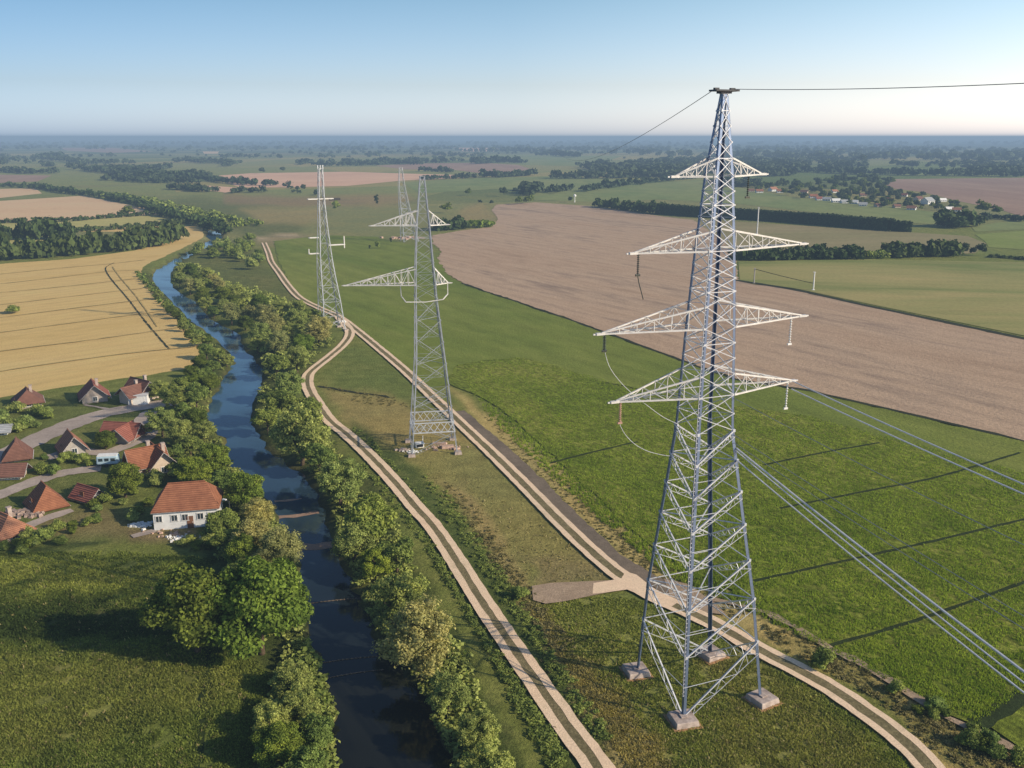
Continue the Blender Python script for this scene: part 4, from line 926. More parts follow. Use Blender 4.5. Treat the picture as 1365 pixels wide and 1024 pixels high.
def cross_arm(root, prof, lean, z, zt, side, tipx, wch, wb, nseg=5, ztip=None, double=0.0, name='cross_arm', mat=None):
    """triangular lattice arm: two lower and two upper chords meeting at a tip on the arm axis"""
    m = MB(); A, B = corners(prof, lean, z), corners(prof, lean, zt); ztip = z if ztip is None else ztip
    i0, i1 = (0, 3) if side < 0 else (1, 2)
    tipA = Vector((tipx, -double, ztip)); tipB = Vector((tipx, double, ztip)); lo = (A[i0], A[i1]); up = (B[i0], B[i1]); tips = (tipA, tipB)
    for q in range(2): m.beam(lo[q], tips[q], wch, wch * .8); m.beam(up[q], tips[q] + Vector((0, 0, .12)), wch, wch * .8)
    prev = None
    for k in range(1, nseg + 1):
        t = k / (nseg + 1); L = [lo[q].lerp(tips[q], t) for q in range(2)]; U = [up[q].lerp(tips[q] + Vector((0, 0, .12)), t) for q in range(2)]
        for q in range(2): m.beam(L[q], U[q], wb)
        m.beam(L[0], L[1], wb); m.beam(U[0], U[1], wb * .8)
        P_ = prev or (lo, up)
        for q in range(2): m.beam(P_[0][q], U[q], wb) if k % 2 else m.beam(P_[1][q], L[q], wb)
        m.beam(P_[0][0], L[1], wb * .8)
        prev = (L, U)
    s = 1 if tipx > 0 else -1
    m.box((tipx + s * .15, 0, ztip + .03), (.9, .35 + 2 * double, .22)); m.beam((tipx + s * .3, 0, ztip), (tipx + s * .9, 0, ztip + .02), .14)
    o = m.build(name, mat or M_arm, root); return o
def insulator(root, x, y, z, L, mat, hook=None, name='insulator', n=10, r=.16, tilt=0.0):
    m = MB(); prof = [(.04, 0)]
    for i in range(n):
        zz = -L * (i + .5) / n; prof += [(.045, zz + L / n * .4), (r, zz + L / n * .15), (r * .9, zz - L / n * .1), (.045, zz - L / n * .2)]
    prof.append((.05, -L)); m.lathe((0, 0, 0), prof[::-1], 10); m.box((0, 0, -L - .1), (.5, .16, .2))
    o = m.build(name, mat, root, (x, y, z)); o.rotation_euler = (tilt, 0, 0); return o

# ---- the big pylon
A_, B_, C_ = G(852, 884), G(915, 963), G(1013, 930)
az = R(ARM_AZ); ux = Vector((math.sin(az), math.cos(az), 0)); uy = Vector((-math.cos(az), math.sin(az), 0))  # local x (arms), local y
S2 = 5.05
base = Vector((B_[0], B_[1], 0)) + ux * (S2 - .3) + uy * (S2 + .2)
rz1 = math.pi / 2 - az
big = empty('lattice_pylon', base, rz1)
tag(big, 'tallest steel lattice pylon in the foreground with four pairs of white arms', 'pylon')
prof1 = [(0, S2), (12, 4.2), (22, 3.1), (31, 2.15), (41.5, 1.8), (49, 1.46), (56.5, 1.02), (64, .28)]
# axis: measured position of the shaft at several heights
def axis_x(root_base, z, u, rz):
    """local x of the point at height z that is seen in column u"""
    lx = Vector((math.cos(rz), math.sin(rz), 0))
    f = lambda t: project(*(root_base + lx * t + Vector((0, 0, z))))[0] - u
    lo, hi = -40, 40
    for _ in range(50):
        mid_ = (lo + hi) / 2
        if f(mid_) > 0: hi = mid_
        else: lo = mid_
    return (lo + hi) / 2
lean1 = [(0, 0)] + [(z, .8 * axis_x(base, z, u, rz1)) for z, u in ((31, 936), (41.5, 944), (49, 950), (56.5, 956), (64, 963))]
zs1 = [.55, 7.2, 12.2, 16.6, 20.6, 24.2, 27.6, 30.8, 32.6, 34.6, 36.8, 38.4, 40, 41.6, 43.8, 45.2, 46.5, 47.8, 49.2, 51.1, 52.4, 53.6, 54.9, 56.3, 58.0, 59.5, 61, 62.4, 64]
lattice_tower(big, prof1, lean1, zs1, .36, .14, True)
for z, zt, uL, uR, n in ((56.3, 58.0, 901, 1014, 4), (49.2, 51.1, 846, 1068, 6), (41.6, 43.8, 802, 1068, 7), (34.6, 36.8, 821, 1054, 6)):
    for side, u in ((-1, uL), (1, uR)):
        cross_arm(big, prof1, lean1, z, zt, side, axis_x(base, z, u, rz1), .17, .065, max(3, n - 2), ztip=z + (0.1 if side > 0 else 0))
m = MB(); tc_ = lean1[-1][1]; m.box((tc_, 0, 64.25), (2.6, 1.3, .16)); m.box((tc_, 0, 64.1), (1.2, .8, .25)); m.box((tc_ - .9, 0, 64.4), (.5, .3, .2)); m.box((tc_ + .9, 0, 64.4), (.5, .3, .2)); m.build('top_plate', M_dsteel, big)
for sx, sy in ((-1, -1), (1, -1), (1, 1), (-1, 1)):
    m = MB(); m.box((0, 0, .15), (2.9, 2.9, 1.1), 0, .84); m.box((0, 0, .76), (.8, .8, .14))
    o = m.build('concrete_footing', M_conc, big, (sx * S2, sy * S2, 0)); o.rotation_euler = (0, 0, R(8) * sx)
    bv = o.modifiers.new('b', 'BEVEL'); bv.width = .12; bv.segments = 2
    m = MB(); m.box((0, 0, .06), (3.2, 3.2, .14)); pl = m.build('footing_slab', simple('red_soil', (.42, .24, .13), .95, .1), o)
# step rungs and a climbing rail up one leg
m = MB()
for k in range(120):
    z = 3 + k * .45; c = corners(prof1, lean1, z)[0]; m.beam(c, c + Vector((-.22, -.1, 0)), .05); c2_ = corners(prof1, lean1, z + .45)[0]; m.beam(c + Vector((-.2, -.09, 0)), c2_ + Vector((-.2, -.09, 0)), .04)
m.build('step_rungs', M_steel, big)
insul = {}
def loc2w(root, rz, p): return Vector((root.location.x + p[0] * math.cos(rz) - p[1] * math.sin(rz), root.location.y + p[0] * math.sin(rz) + p[1] * math.cos(rz), p[2]))
for key, u, z, L, mat, r_ in (('L3', 806, 41.6, 1.5, M_insd, .18), ('L2', 851, 49.2, 1.9, M_insd, .14), ('L4', 827, 34.6, 2.0, M_insp, .16), ('R3', 1055, 41.7, 2.7, M_insw, .13), ('R4', 1050, 34.7, 2.8, M_insw, .13), ('R1', 998, 56.3, 1.9, M_insd, .12)):
    x = axis_x(base, z, u, rz1); insulator(big, x, 0, z - .1, L, mat, r=r_); insul[key] = loc2w(big, rz1, (x, 0, z - L - .25))
# ---- cables
def cable(name, pts, r_, mat, label, group=None, cat='cable'):
    o0 = Vector(pts[0]); m = MB()
    for a, b_ in zip(pts[:-1], pts[1:]): m.beam(Vector(a) - o0, Vector(b_) - o0, r_ * 2, k=5)
    o = m.build(name, mat, None, o0); tag(o, label, cat, group); return o
def on_plane(S, azd, u, v):
    """point on the pixel ray (u, v) inside the vertical plane through S that runs along azimuth azd"""
    d = ray(u, v); nrm = (math.cos(R(azd)), -math.sin(R(azd)))
    t = (S[0] * nrm[0] + S[1] * nrm[1]) / (d[0] * nrm[0] + d[1] * nrm[1])
    return Vector((d[0] * t, d[1] * t, H + d[2] * t))
def catenary(S, E, sag, n=24):
    return [Vector(S).lerp(Vector(E), k / n) - Vector((0, 0, sag * 4 * (k / n) * (1 - k / n))) for k in range(n + 1)]
WAZ = ARM_AZ + 90
def through(S, u, v, sag=.5, ext=1.4, azd=None):
    E_ = on_plane(S, WAZ if azd is None else azd, u, v); E2 = Vector(S) + (E_ - Vector(S)) * ext; return catenary(S, E2, sag * ext)
S = insul['R4'] + Vector((0, 0, 2.6)); S1 = loc2w(big, rz1, (axis_x(base, 34.6, 1056, rz1), 0, 34.7))
cable('power_cable', through(S1, 1365, 643, .15), .07, M_cable, 'upper of the paired bright cables from the lowest right arm tip', 'conductors to the right')
cable('power_cable', through(S1 - Vector((0, 0, .9)), 1365, 656, .15), .07, M_cable, 'lower of the paired bright cables from the lowest right arm tip', 'conductors to the right')
cb = corners(prof1, lean1, 28.6)[1]; S2_ = loc2w(big, rz1, cb)
for dz, v_, r_, lab in ((.3, 889, .10, 'upper of the three bright cables from the shaft of the big pylon'), (0, 904, .07, 'middle of the three bright cables from the shaft of the big pylon'), (-.9, 917, .075, 'lowest of the three bright cables from the shaft of the big pylon')):
    cable('power_cable', through(S2_ + Vector((0, 0, dz)), 1365, v_, .3), r_, M_cable, lab)
M_thin = steel('cable_dull', (.30, .33, .36), .4, .5)
cb = loc2w(big, rz1, corners(prof1, lean1, 34.5)[2]); cc = loc2w(big, rz1, corners(prof1, lean1, 30.8)[2])
for S_, v_, lab in ((cb, 720, 'upper thin grey cable crossing the crop from the big pylon'), (cc, 815, 'thin grey cable of a close pair crossing the crop, upper'), (cc - Vector((0, 0, .8)), 832, 'thin grey cable of a close pair crossing the crop, lower')):
    cable('thin_cable', through(S_, 1365, v_, .3), .032, M_thin, lab)
# jumper loops on the left
for key, (px_, lab) in {'L3': ([(806,468),(812,488),(825,507),(843,525),(862,540),(884,556),(905,566)], 'curved jumper cable hanging from the third arm at left'), 'L4': ([(827,568),(834,580),(846,592),(862,601),(880,606),(893,608)], 'curved jumper cable hanging from the lowest arm at left')}.items():
    S_ = insul[key]; endp = loc2w(big, rz1, corners(prof1, lean1, 28.5 if key == 'L4' else 33)[0]); n = len(px_); pts = []
    for i, (u, v) in enumerate(smooth_poly(px_, 4)):
        t = i / ((n - 1) * 4); dd = (1 - t) * (S_.y) + t * endp.y; d = ray(u, v); k = dd / d[1]; pts.append(Vector((d[0] * k, d[1] * k, H + d[2] * k)))
    cable('jumper_cable', [S_ + Vector((0, 0, .1))] + pts, .028, M_cable, lab)
S_ = insul['L2']; cable('loose_wire', [S_, S_ + Vector((.15, 0, -.7)), S_ + Vector((.45, 0, -1.7)), S_ + Vector((.62, 0, -2.3))], .05, M_insd, 'short loose dark wire dangling below the second arm at left', cat='wire')
topw = loc2w(big, rz1, (tc_ + 1.1, 0, 64.4)); topl = loc2w(big, rz1, (tc_ - 1.1, 0, 64.35))
cable('earth_wire', through(topw, 1365, 104, .25, 1.5), .03, M_cabd, 'thin dark earth wire running right from the top plate against the sky', cat='wire')
d = ray(735, 189); k = 620 / d[1]; E_ = Vector((d[0] * k, d[1] * k, H + d[2] * k)); cable('earth_wire', catenary(topl, E_, 9, 40), .035, M_cabd, 'thin dark earth wire sagging left from the top plate to the horizon', cat='wire')

# ---- second pylon
M_leg2 = steel('leg_steel_pale', (.44, .48, .54), .5); M_steel2 = steel('dull_lattice_steel', (.46, .49, .53), .5)
def place_tower(u, v, azd, lab):
    x, y = G(u, v); e = empty('lattice_pylon', (x, y, 0), math.pi / 2 - R(azd)); tag(e, lab, 'pylon'); return e
t2 = place_tower(577, 597, 80, 'second lattice pylon standing on rubble between the two dirt tracks'); b2 = Vector(t2.location); rz2 = t2.rotation_euler.z
def z_at(base_, v):   # height seen in row v above a foot
    return H - base_.y * math.tan(P + math.atan((v - CY) / FPX))
Hz2 = {v: z_at(b2, v) for v in (235, 282, 300, 357, 378, 396, 560)}
def scaled_prof(base_, rz, rows):
    out = []
    for v, w_ in rows:
        z = max(0, z_at(base_, v)); Z = base_.y * CP - (z - H) * SP_ ; k = abs(math.cos(rz)) + abs(math.sin(rz)); out.append((z, w_ / (FPX / Z) / k / 2))
    return sorted(out)
prof2 = scaled_prof(b2, rz2, [(598, 70), (560, 62), (480, 46), (396, 33), (357, 29), (300, 21), (235, 8)]); prof2[0] = (0, prof2[0][1])
lean2 = [(0, 0)] + sorted((z_at(b2, v), .9 * axis_x(b2, z_at(b2, v), u, rz2)) for v, u in ((480, 573), (396, 567), (357, 565), (300, 563), (235, 562)))
z0, z1 = .3, z_at(b2, 235); zs2 = [z0, 4.5] + [float(a) for a in np.linspace(9.5, Hz2[396], 6)] + [float(a) for a in np.linspace(Hz2[396], z1, 11)][1:]
lattice_tower(t2, prof2, lean2, zs2, .24, .09, False, leg_mat=M_leg2, sub=99)
for za, zb, uL, uR, n in ((Hz2[300], Hz2[282] + .2, 498, 594, 7), (Hz2[378], Hz2[357], 462, 597, 9)):
    for side, u in ((-1, uL), (1, uR)): cross_arm(t2, prof2, lean2, za, zb, side, axis_x(b2, za, u, rz2), .18, .09, n if side < 0 else 3, mat=M_arm)
m = MB(); zl = Hz2[396]; xL = axis_x(b2, zl, 534, rz2); xR = axis_x(b2, zl, 597, rz2); yy = 2.6; c2 = axis_x(b2, zl, 566, rz2)
zt_ = Hz2[378]
loop = [(xL, 0, zt_), (xL + .15, 0, zl + .3), (xL + .8, -yy, zl - .4), (c2, -yy, zl - .5), (xR - 1.2, -yy, zl - .1), (xR, 0, zl + .5), (xR, 0, zt_)]
for a, b_ in zip(loop[:-1], loop[1:]): m.beam(a, b_, .15)
m.build('guard_frame', M_arm, t2)
m = MB()
for a, b_ in ((0, 1), (1, 2), (2, 3), (3, 0)):
    A4 = corners(prof2, lean2, 4.5); m.beam(A4[a], A4[b_], .2); A5 = corners(prof2, lean2, 6.4); m.beam(A5[a], A5[b_], .18)
    for k in range(6): m.beam(A4[a].lerp(A4[b_], k / 6), A5[a].lerp(A5[b_], (k + 1) / 6), .1); m.beam(A5[a].lerp(A5[b_], k / 6), A4[a].lerp(A4[b_], (k + 1) / 6), .1)
m.build('base_truss', M_steel, t2)
for sx, sy in ((-1, -1), (1, -1), (1, 1), (-1, 1)):
    m = MB(); m.box((0, 0, .15), (1.5, 1.5, .7), 0, .85); m.build('concrete_footing', M_conc, t2, (sx * prof2[0][1], sy * prof2[0][1], 0))

# ---- third and fourth pylons
t3 = place_tower(442, 440, 62, 'slim lattice pylon straddling the dirt track at the left track fork'); b3 = Vector(t3.location); rz3 = t3.rotation_euler.z
prof3 = scaled_prof(b3, rz3, [(440, 41), (400, 33), (350, 24), (300, 15), (265, 11), (225, 8)]); prof3[0] = (0, prof3[0][1])
lean3 = [(0, 0)] + sorted((z_at(b3, v), axis_x(b3, z_at(b3, v), u, rz3)) for v, u in ((400, 439), (350, 433), (300, 430), (265, 428), (225, 427)))
lattice_tower(t3, prof3, lean3, [.2] + [float(a) for a in np.linspace(5, z_at(b3, 225), 11)], .28, .115, False, extra=False, leg_mat=M_leg2)
for v, u0, u1, up_ in ((316, 412, 424, -.6), (337, 412, 424, 0), (327, 438, 459, 0), (265, 410, 444, 0)):
    m = MB(); z = z_at(b3, v); x0, x1 = axis_x(b3, z, u0, rz3), axis_x(b3, z, u1, rz3)
    m.beam((x0, -.5, z), (x1, -.5, z), .28); m.beam((x0, .5, z), (x1, .5, z), .28); m.beam((x0, -.5, z), (x0, .5, z), .25); m.beam((x1, -.5, z), (x1, .5, z), .25)
    if u0 == 438: m.beam((x1, 0, z - 1.2), (x1, 0, z + 2.6), .28)
    if v == 337: m.beam((x0, 0, z), (x0, 0, z + 1.5), .25)
    m.build('cross_arm', M_arm, t3)
m = MB(); z = z_at(b3, 266); x = axis_x(b3, z, 446, rz3); m.box((x, 0, z), (3.4, 1.2, .7)); m.build('equipment_box', M_dsteel, t3)
m = MB(); z = z_at(b3, 225)
for dx in (-.8, 0, .8): m.beam((lean3[-1][1] + dx, 0, z - .3), (lean3[-1][1] + dx, 0, z + 1.1), .2)
m.build('top_spike', M_steel, t3)
for sx, sy in ((-1, -1), (1, -1), (1, 1), (-1, 1)):
    m = MB(); m.box((0, 0, .2), (1.6, 1.6, .8), 0, .85); m.build('concrete_footing', M_conc, t3, (sx * prof3[0][1], sy * prof3[0][1], 0))
t4 = place_tower(546, 322, 70, 'farthest lattice pylon seen partly behind the second one'); b4 = Vector(t4.location); rz4 = t4.rotation_euler.z
prof4 = scaled_prof(b4, rz4, [(322, 26), (300, 21), (270, 15), (245, 10), (223, 5)]); prof4[0] = (0, prof4[0][1])
lean4 = [(0, 0)] + sorted((z_at(b4, v), axis_x(b4, z_at(b4, v), u, rz4)) for v, u in ((300, 543), (270, 538), (245, 535), (223, 534)))
lattice_tower(t4, prof4, lean4, [.2] + [float(a) for a in np.linspace(5, z_at(b4, 223), 9)], .28, .14, False, extra=False, leg_mat=M_leg2)

# ------------------------------------------------------------------ rubble at the second pylon's foot
M_white = simple('white_paint', (.78, .78, .76), .6, .3, var=.12); M_slab = simple('pink_concrete', (.48, .34, .27), .9, .15, var=.3, scale=2)
def at(u, v): x, y = G(u, v); return x, y
x, y = at(559, 596); e = empty('equipment_cabinet', (x, y, 0), R(20)); tag(e, 'white open equipment cabinet leaning among rubble at the second pylon foot', 'cabinet')
m = MB(); m.box((0, 0, .5), (1.7, 1.1, 1.0)); m.build('housing', M_white, e); m = MB(); m.box((0, -.7, .95), (1.7, .9, .06)); m.build('lid', M_white, e); m = MB(); m.box((0, -.56, .45), (1.3, .04, .6)); m.build('door', M_dsteel, e); m = MB(); m.beam((.8, .3, .9), (.85, .3, 2.2), .12); m.build('post', M_white, e)
for i, (u, v, sz, rz_, lab) in enumerate([(597, 597, (2.6, 1.5, .45), 12, 'pinkish concrete slab lying right under the second pylon'), (586, 592, (3.0, 1.0, .3), -8, 'flat pinkish slab behind the thick one under the second pylon'), (608, 599, (1.4, 1.0, .35), 30, 'small pinkish slab by the right pylon leg')]):
    x, y = at(u, v); m = MB(); m.box((0, 0, sz[2] / 2), sz, R(rz_), .93); tag(m.build('concrete_slab', M_slab, None, (x, y, .02)), lab, 'slab')
def rubble(u, v, n, spread, mat, label, smin=.15, smax=.45, cat='rubble'):
    x, y = at(u, v); m = MB()
    for i in range(n):
        s = random.uniform(smin, smax); m.box((random.gauss(0, spread), random.gauss(0, spread * .5), s * .3), (s * random.uniform(.6, 2), s, s * random.uniform(.4, .9)), random.uniform(0, 3), random.uniform(.6, 1))
    o = m.build('rubble', mat, None, (x, y, hz(x, y))); tag(o, label, cat, kind='stuff')
rubble(538, 600, 40, .8, M_conc, 'grey rubble around the left leg of the second pylon'); rubble(590, 597, 40, 1.6, M_slab, 'pinkish rubble between the slabs'); rubble(548, 603, 20, .8, M_white, 'white fragments at the left foot')
rubble(540, 318, 60, 5, M_slab, 'rubble at the foot of the farthest pylon', .6, 1.6); rubble(453, 430, 22, 1.5, M_white, 'white fragments by the track fork', .3, .8)
rubble(36, 685, 90, 1.5, simple('scrap_wood', (.34, .26, .22), .9, .2, var=.5, scale=4), 'pile of broken timber beside the lower left cottage', .2, .8)
rubble(190, 700, 50, 1.3, M_white, 'white scrap left of the white house', .15, .5); rubble(240, 718, 40, 1.2, M_white, 'white scrap in front of the white house', .15, .5); rubble(225, 712, 30, 1.6, M_slab, 'bricks before the white house', .15, .4)

# ------------------------------------------------------------------ houses
R_red = roof_mat('red_tiles', (.21, .085, .05), (.36, .155, .085)); R_or = roof_mat('orange_tiles', (.30, .135, .085), (.43, .21, .13)); R_brn = roof_mat('brown_tiles', (.15, .075, .06), (.24, .12, .09)); R_mar = roof_mat('maroon_tiles', (.22, .08, .06), (.33, .13, .10)); R_grey = roof_mat('grey_sheet', (.30, .32, .34), (.42, .44, .46))
W_dl = simple('dull_render', (.33, .29, .27), .9, .2, var=.25, scale=.8)
W_wh = simple('white_render', (.70, .72, .74), .85, .2, var=.1, scale=.8); W_cr = simple('cream_render', (.55, .46, .38), .9, .2, var=.15, scale=.8); W_gr = simple('grey_render', (.38, .36, .34), .9, .2, var=.2, scale=.8)
M_pane = simple('window_glass', (.03, .045, .06), .12, .6, var=.3); M_frame = simple('window_frame', (.65, .65, .65), .6, .3, var=.1); M_door = simple('wooden_door', (.20, .10, .06), .7, .3)
def house(u, v, L, W, hw, hr, rz, roof, wall, label, hip=0.0, name='house', win=(3, 1), door=True, chim=True, over=.45, wing=None, cat='house', group=None):
    """gabled or hipped house, local x along the ridge"""
    if name == 'house' and hip < .5: L *= .88; W *= .86; hw *= .66; hr *= .95; over = .7
    x, y = G(u, v); e = empty(name, (x, y, 0), R(rz)); tag(e, label, cat, group)
    def shell(L, W, hw, hr, hip, ox=0, oy=0, rot=0, zo=0):
        l, w = L / 2, W / 2; hx = hip * w
        c, s = math.cos(rot), math.sin(rot); T = lambda p: (ox + p[0] * c - p[1] * s, oy + p[0] * s + p[1] * c, p[2] + zo)
        V = [(-l, -w, -.2), (l, -w, -.2), (l, w, -.2), (-l, w, -.2), (-l, -w, hw), (l, -w, hw), (l, w, hw), (-l, w, hw)]
        Fc = [(0, 1, 5, 4), (1, 2, 6, 5), (2, 3, 7, 6), (3, 0, 4, 7)]
        if hip == 0: V += [(-l, 0, hw + hr), (l, 0, hw + hr)]; Fc += [(5, 6, 9), (7, 4, 8)]
        m = MB(); m.add([T(p) for p in V], Fc); m.build('wall', wall, e)
        o = over; sl = hr / w; z0 = hw - o * sl; th = .16
        rl = l + (o * 1.35 if hip == 0 else 0); 
        if hip == 0: V = [(-rl, -w - o, z0), (rl, -w - o, z0), (rl, 0, hw + hr), (-rl, 0, hw + hr), (rl, w + o, z0), (-rl, w + o, z0)]; Fc = [(0, 1, 2, 3), (3, 2, 4, 5)]
        else: V = [(-l - o, -w - o, z0), (l + o, -w - o, z0), (l + o, w + o, z0), (-l - o, w + o, z0), (-l + hx, 0, hw + hr), (l - hx, 0, hw + hr)]; Fc = [(0, 1, 5, 4), (1, 2, 5), (2, 3, 4, 5), (3, 0, 4)]
        n = len(V); V2 = [(a, b_, c_ + th) for a, b_, c_ in V]; Fb = [tuple(i for i in reversed(f)) for f in Fc]; Ft = [tuple(i + n for i in f) for f in Fc]
        rim = [0, 1, 2, 4, 5, 3] if hip == 0 else [0, 1, 2, 3]
        Fr = [(rim[i], rim[(i + 1) % len(rim)], rim[(i + 1) % len(rim)] + n, rim[i] + n) for i in range(len(rim))]
        m = MB(); m.add([T(p) for p in V + V2], Fb + Ft + Fr); rf = m.build('roof', roof, e)
        # white barge boards and gutters
        m = MB()
        if hip == 0:
            for sx in (-1, 1):
                for sy in (-1, 1): m.beam(T((sx * (rl + .03), sy * (w + o), z0 + .05)), T((sx * (rl + .03), 0, hw + hr + .05)), .09)
        for sy in (-1, 1): m.beam(T((-rl - (o if hip else 0), sy * (w + o + .05), z0)), T((rl + (o if hip else 0), sy * (w + o + .05), z0)), .08); m.build('trim', M_frame, rf)
        m = MB(); m.beam(T((-rl + hx, 0, hw + hr + th + .02)), T((rl - hx, 0, hw + hr + th + .02)), .16); m.build('ridge', roof, rf)
        if chim:
            m = MB(); cxy = T((l * .3, w * .3, 0)); m.box((cxy[0], cxy[1], hw + hr + .1), (.6, .6, 1.7)); m.box((cxy[0], cxy[1], hw + hr + 1.0), (.75, .75, .12)); m.build('chimney', M_conc, rf)
    shell(L, W, hw, hr, hip)
    if wing: wL, wW, whw, whr, ox, oy = wing; shell(wL, wW, whw, whr, 0, ox, oy, math.pi / 2)
    l, w = L / 2, W / 2
    def window(px_, py_, rot, wd=.95, ht=1.05, zc=None):
        zc = hw * .58 if zc is None else zc; m = MB(); c, s = math.cos(rot), math.sin(rot)
        for dx, dz, sx_, sz_ in ((0, ht / 2, wd + .16, .1), (0, -ht / 2, wd + .3, .12), (-wd / 2, 0, .1, ht), (wd / 2, 0, .1, ht), (0, 0, .06, ht)):
            m.box((px_ + dx * c, py_ + dx * s, zc + dz), (sx_, .14, sz_), rot)
        f = m.build('window', M_frame, e); m = MB(); m.box((px_, py_, zc), (wd, .06, ht), rot); m.build('pane', M_pane, f)
    nf, ne = win
    for i in range(nf):
        fx = -l + L * (i + .5) / nf + (.2 if i % 2 else -.15)
        window(fx, -w - .02, 0)
    for i in range(ne):
        for sx in (-1, 1): window(sx * (l + .02), (i - (ne - 1) / 2) * 1.9, math.pi / 2)
    if door: m = MB(); m.box((l * .12, -w - .03, 1.0), (.95, .1, 2.0)); dd = m.build('door', M_door, e); m = MB(); m.box((l * .12 + .33, -w - .1, 1.0), (.06, .06, .18)); m.build('handle', M_frame, dd)
    return e
big_h = house(253, 692, 9.8, 7.4, 3.2, 3.0, 12, R_red, W_wh, 'large white house with hipped red tile roof nearest the river', hip=.55, win=(5, 2), chim=False, over=.28)
house(38, 540, 6.6, 6.2, 2.4, 2.4, -60, R_brn, W_dl, 'brown roofed grey walled cottage farthest left on the wheat edge', hip=.42, win=(2, 1))
house(126, 533, 6.4, 6.4, 2.4, 2.8, -62, R_mar, W_dl, 'maroon roofed cottage in the middle of the wheat edge row', win=(2, 1))
house(189, 531, 6.6, 6.0, 2.9, 2.8, -35, R_brn, W_cr, 'tall two part cottage with cross gables and white garage by the lane end', wing=(5.5, 4.6, 2.3, 1.6, 1.4, -2.4), win=(2, 1))
house(97, 603, 5.2, 4.6, 2.4, 2.4, -55, R_or, W_gr, 'small cottage with bright orange red tile roof by the lane', win=(2, 1), chim=False)
house(165, 583, 7.4, 5.6, 1.5, 2.2, -10, R_mar, W_gr, 'low dark red barn half hidden between lane and trees', win=(2, 0), chim=False, wing=(4.5, 4, 1.3, 1.8, 1.5, -1.8))
house(212, 626, 6.6, 6.2, 2.2, 3.0, -52, R_red, W_cr, 'red brown cottage with cross gable between village and river trees', win=(2, 1), wing=(5.4, 4.4, 2.2, 2.3, -.6, -2.0))
house(62, 674, 5.8, 5.2, 1.6, 2.9, -50, R_red, W_dl, 'steep reddish brown roofed cottage above the timber pile', hip=.42, win=(1, 1), chim=False)
house(6, 714, 7.2, 5.8, 2.3, 2.3, -35, R_or, W_dl, 'orange roofed cottage cut by the left frame edge', hip=.42, win=(2, 1))
house(24, 611, 5.2, 4.6, 2.0, 2.6, -65, R_brn, W_dl, 'small brown roofed cottage left of the orange one at the lane', hip=.42, win=(1, 1), chim=False)
house(14, 636, 5.2, 3.8, 1.8, 1.3, 8, R_brn, W_cr, 'shabby long shed with weathered brown roof at the left edge', win=(3, 1), door=False, chim=False)
house(119, 666, 4.2, 3.2, 1.6, 1.3, -30, R_mar, W_dl, 'little dark red hut with pale gable left of the dark tree', win=(1, 1), chim=False)
house(-4, 578, 5.4, 3.2, 1.5, .8, 10, R_grey, W_wh, 'white flat shed at the left edge above the lane', win=(2, 0), door=False, chim=False)
# garage door of the two part cottage
x, y = G(186, 538); e = empty('garage', (x, y, 0), R(8)); tag(e, 'white box garage standing against the two part cottage', 'garage')
m = MB(); m.box((0, 0, 1.1), (4.2, 2.6, 2.2)); m.build('wall', W_wh, e); m = MB(); m.box((0, 0, 2.28), (4.5, 2.9, .14)); m.build('roof', M_frame, e)
m = MB(); m.box((0, -1.33, 1.0), (3.2, .08, 1.8)); m.build('door', M_white, e)
# camper trailer
x, y = G(145, 621); e = empty('caravan', (x, y, 0), R(8)); tag(e, 'small pale blue and white caravan parked above the dark tree', 'caravan')
M_blue = simple('pale_blue_panel', (.40, .55, .66), .5, .4, var=.1)
m = MB(); m.box((0, 0, 1.35), (3.9, 1.9, 1.6), 0, .97); o = m.build('body', M_blue, e); bv = o.modifiers.new('b', 'BEVEL'); bv.width = .25; bv.segments = 3
m = MB(); m.box((0, 0, 2.2), (3.5, 1.6, .12)); m.build('roof', M_white, e)
for dx in (-1.1, 0, 1.1): m = MB(); m.box((dx, -.96, 1.5), (.75, .05, .55)); m.build('window', M_pane, e)
for dy in (-.85, .85):
    m = MB(); m.beam((-.1, dy - .1, .35), (-.1, dy + .1, .35), .68, k=14); m.build('wheel', M_dsteel, e)
m = MB(); m.beam((1.9, 0, .55), (2.9, 0, .5), .1); m.build('tow_bar', M_dsteel, e)
# street lamp
x, y = G(308, 701); e = empty('street_lamp', (x, y, 0), R(160)); tag(e, 'single street lamp with pale head right of the white house', 'street lamp')
m = MB(); m.beam((0, 0, 0), (0, 0, 4.2), .16, .1, k=8); m.beam((0, 0, 4.1), (.7, 0, 4.35), .09, k=6); m.build('pole', M_cabd, e); m = MB(); m.box((.85, 0, 4.36), (.65, .3, .16)); m.build('lamp_head', M_white, e)
# poles of the pasture
def pole(u, v, h, w_, mat, label, arm=False):
    x, y = G(u, v); e = MB(); e.beam((0, 0, -.2), (0, 0, h), w_, w_ * .8, k=8)
    e.box((0, 0, .1), (w_ * 2, w_ * 2, .3)); e.box((0, 0, h + .05), (w_ * 1.6, w_ * 1.6, .15))
    o = e.build('pole', mat, None, (x, y, 0)); tag(o, label, 'pole'); return Vector((x, y, h))
hB = lambda v, d_: d_ / ppm(v)
p1 = pole(1005, 378, hB(378, 20), .55, W_gr, 'grey brown post at the left end of the pasture wire'); p2 = pole(1084, 387, hB(387, 24), .6, M_white, 'white post at the right end of the pasture wire')
cable('fence_wire', catenary(p1 - Vector((0, 0, .2)), p2 - Vector((0, 0, 4.5)), .2, 12), .13, M_ditch, 'dark wire strung between the two pasture posts', cat='wire')
pole(1009, 312, hB(312, 35), .9, M_frame, 'tall slim pale mast on the dull field right of the big pylon')
x, y = G(766, 270); e = empty('water_tower', (x, y, 0)); tag(e, 'small white tower above the top edge of the ploughed field', 'tower')
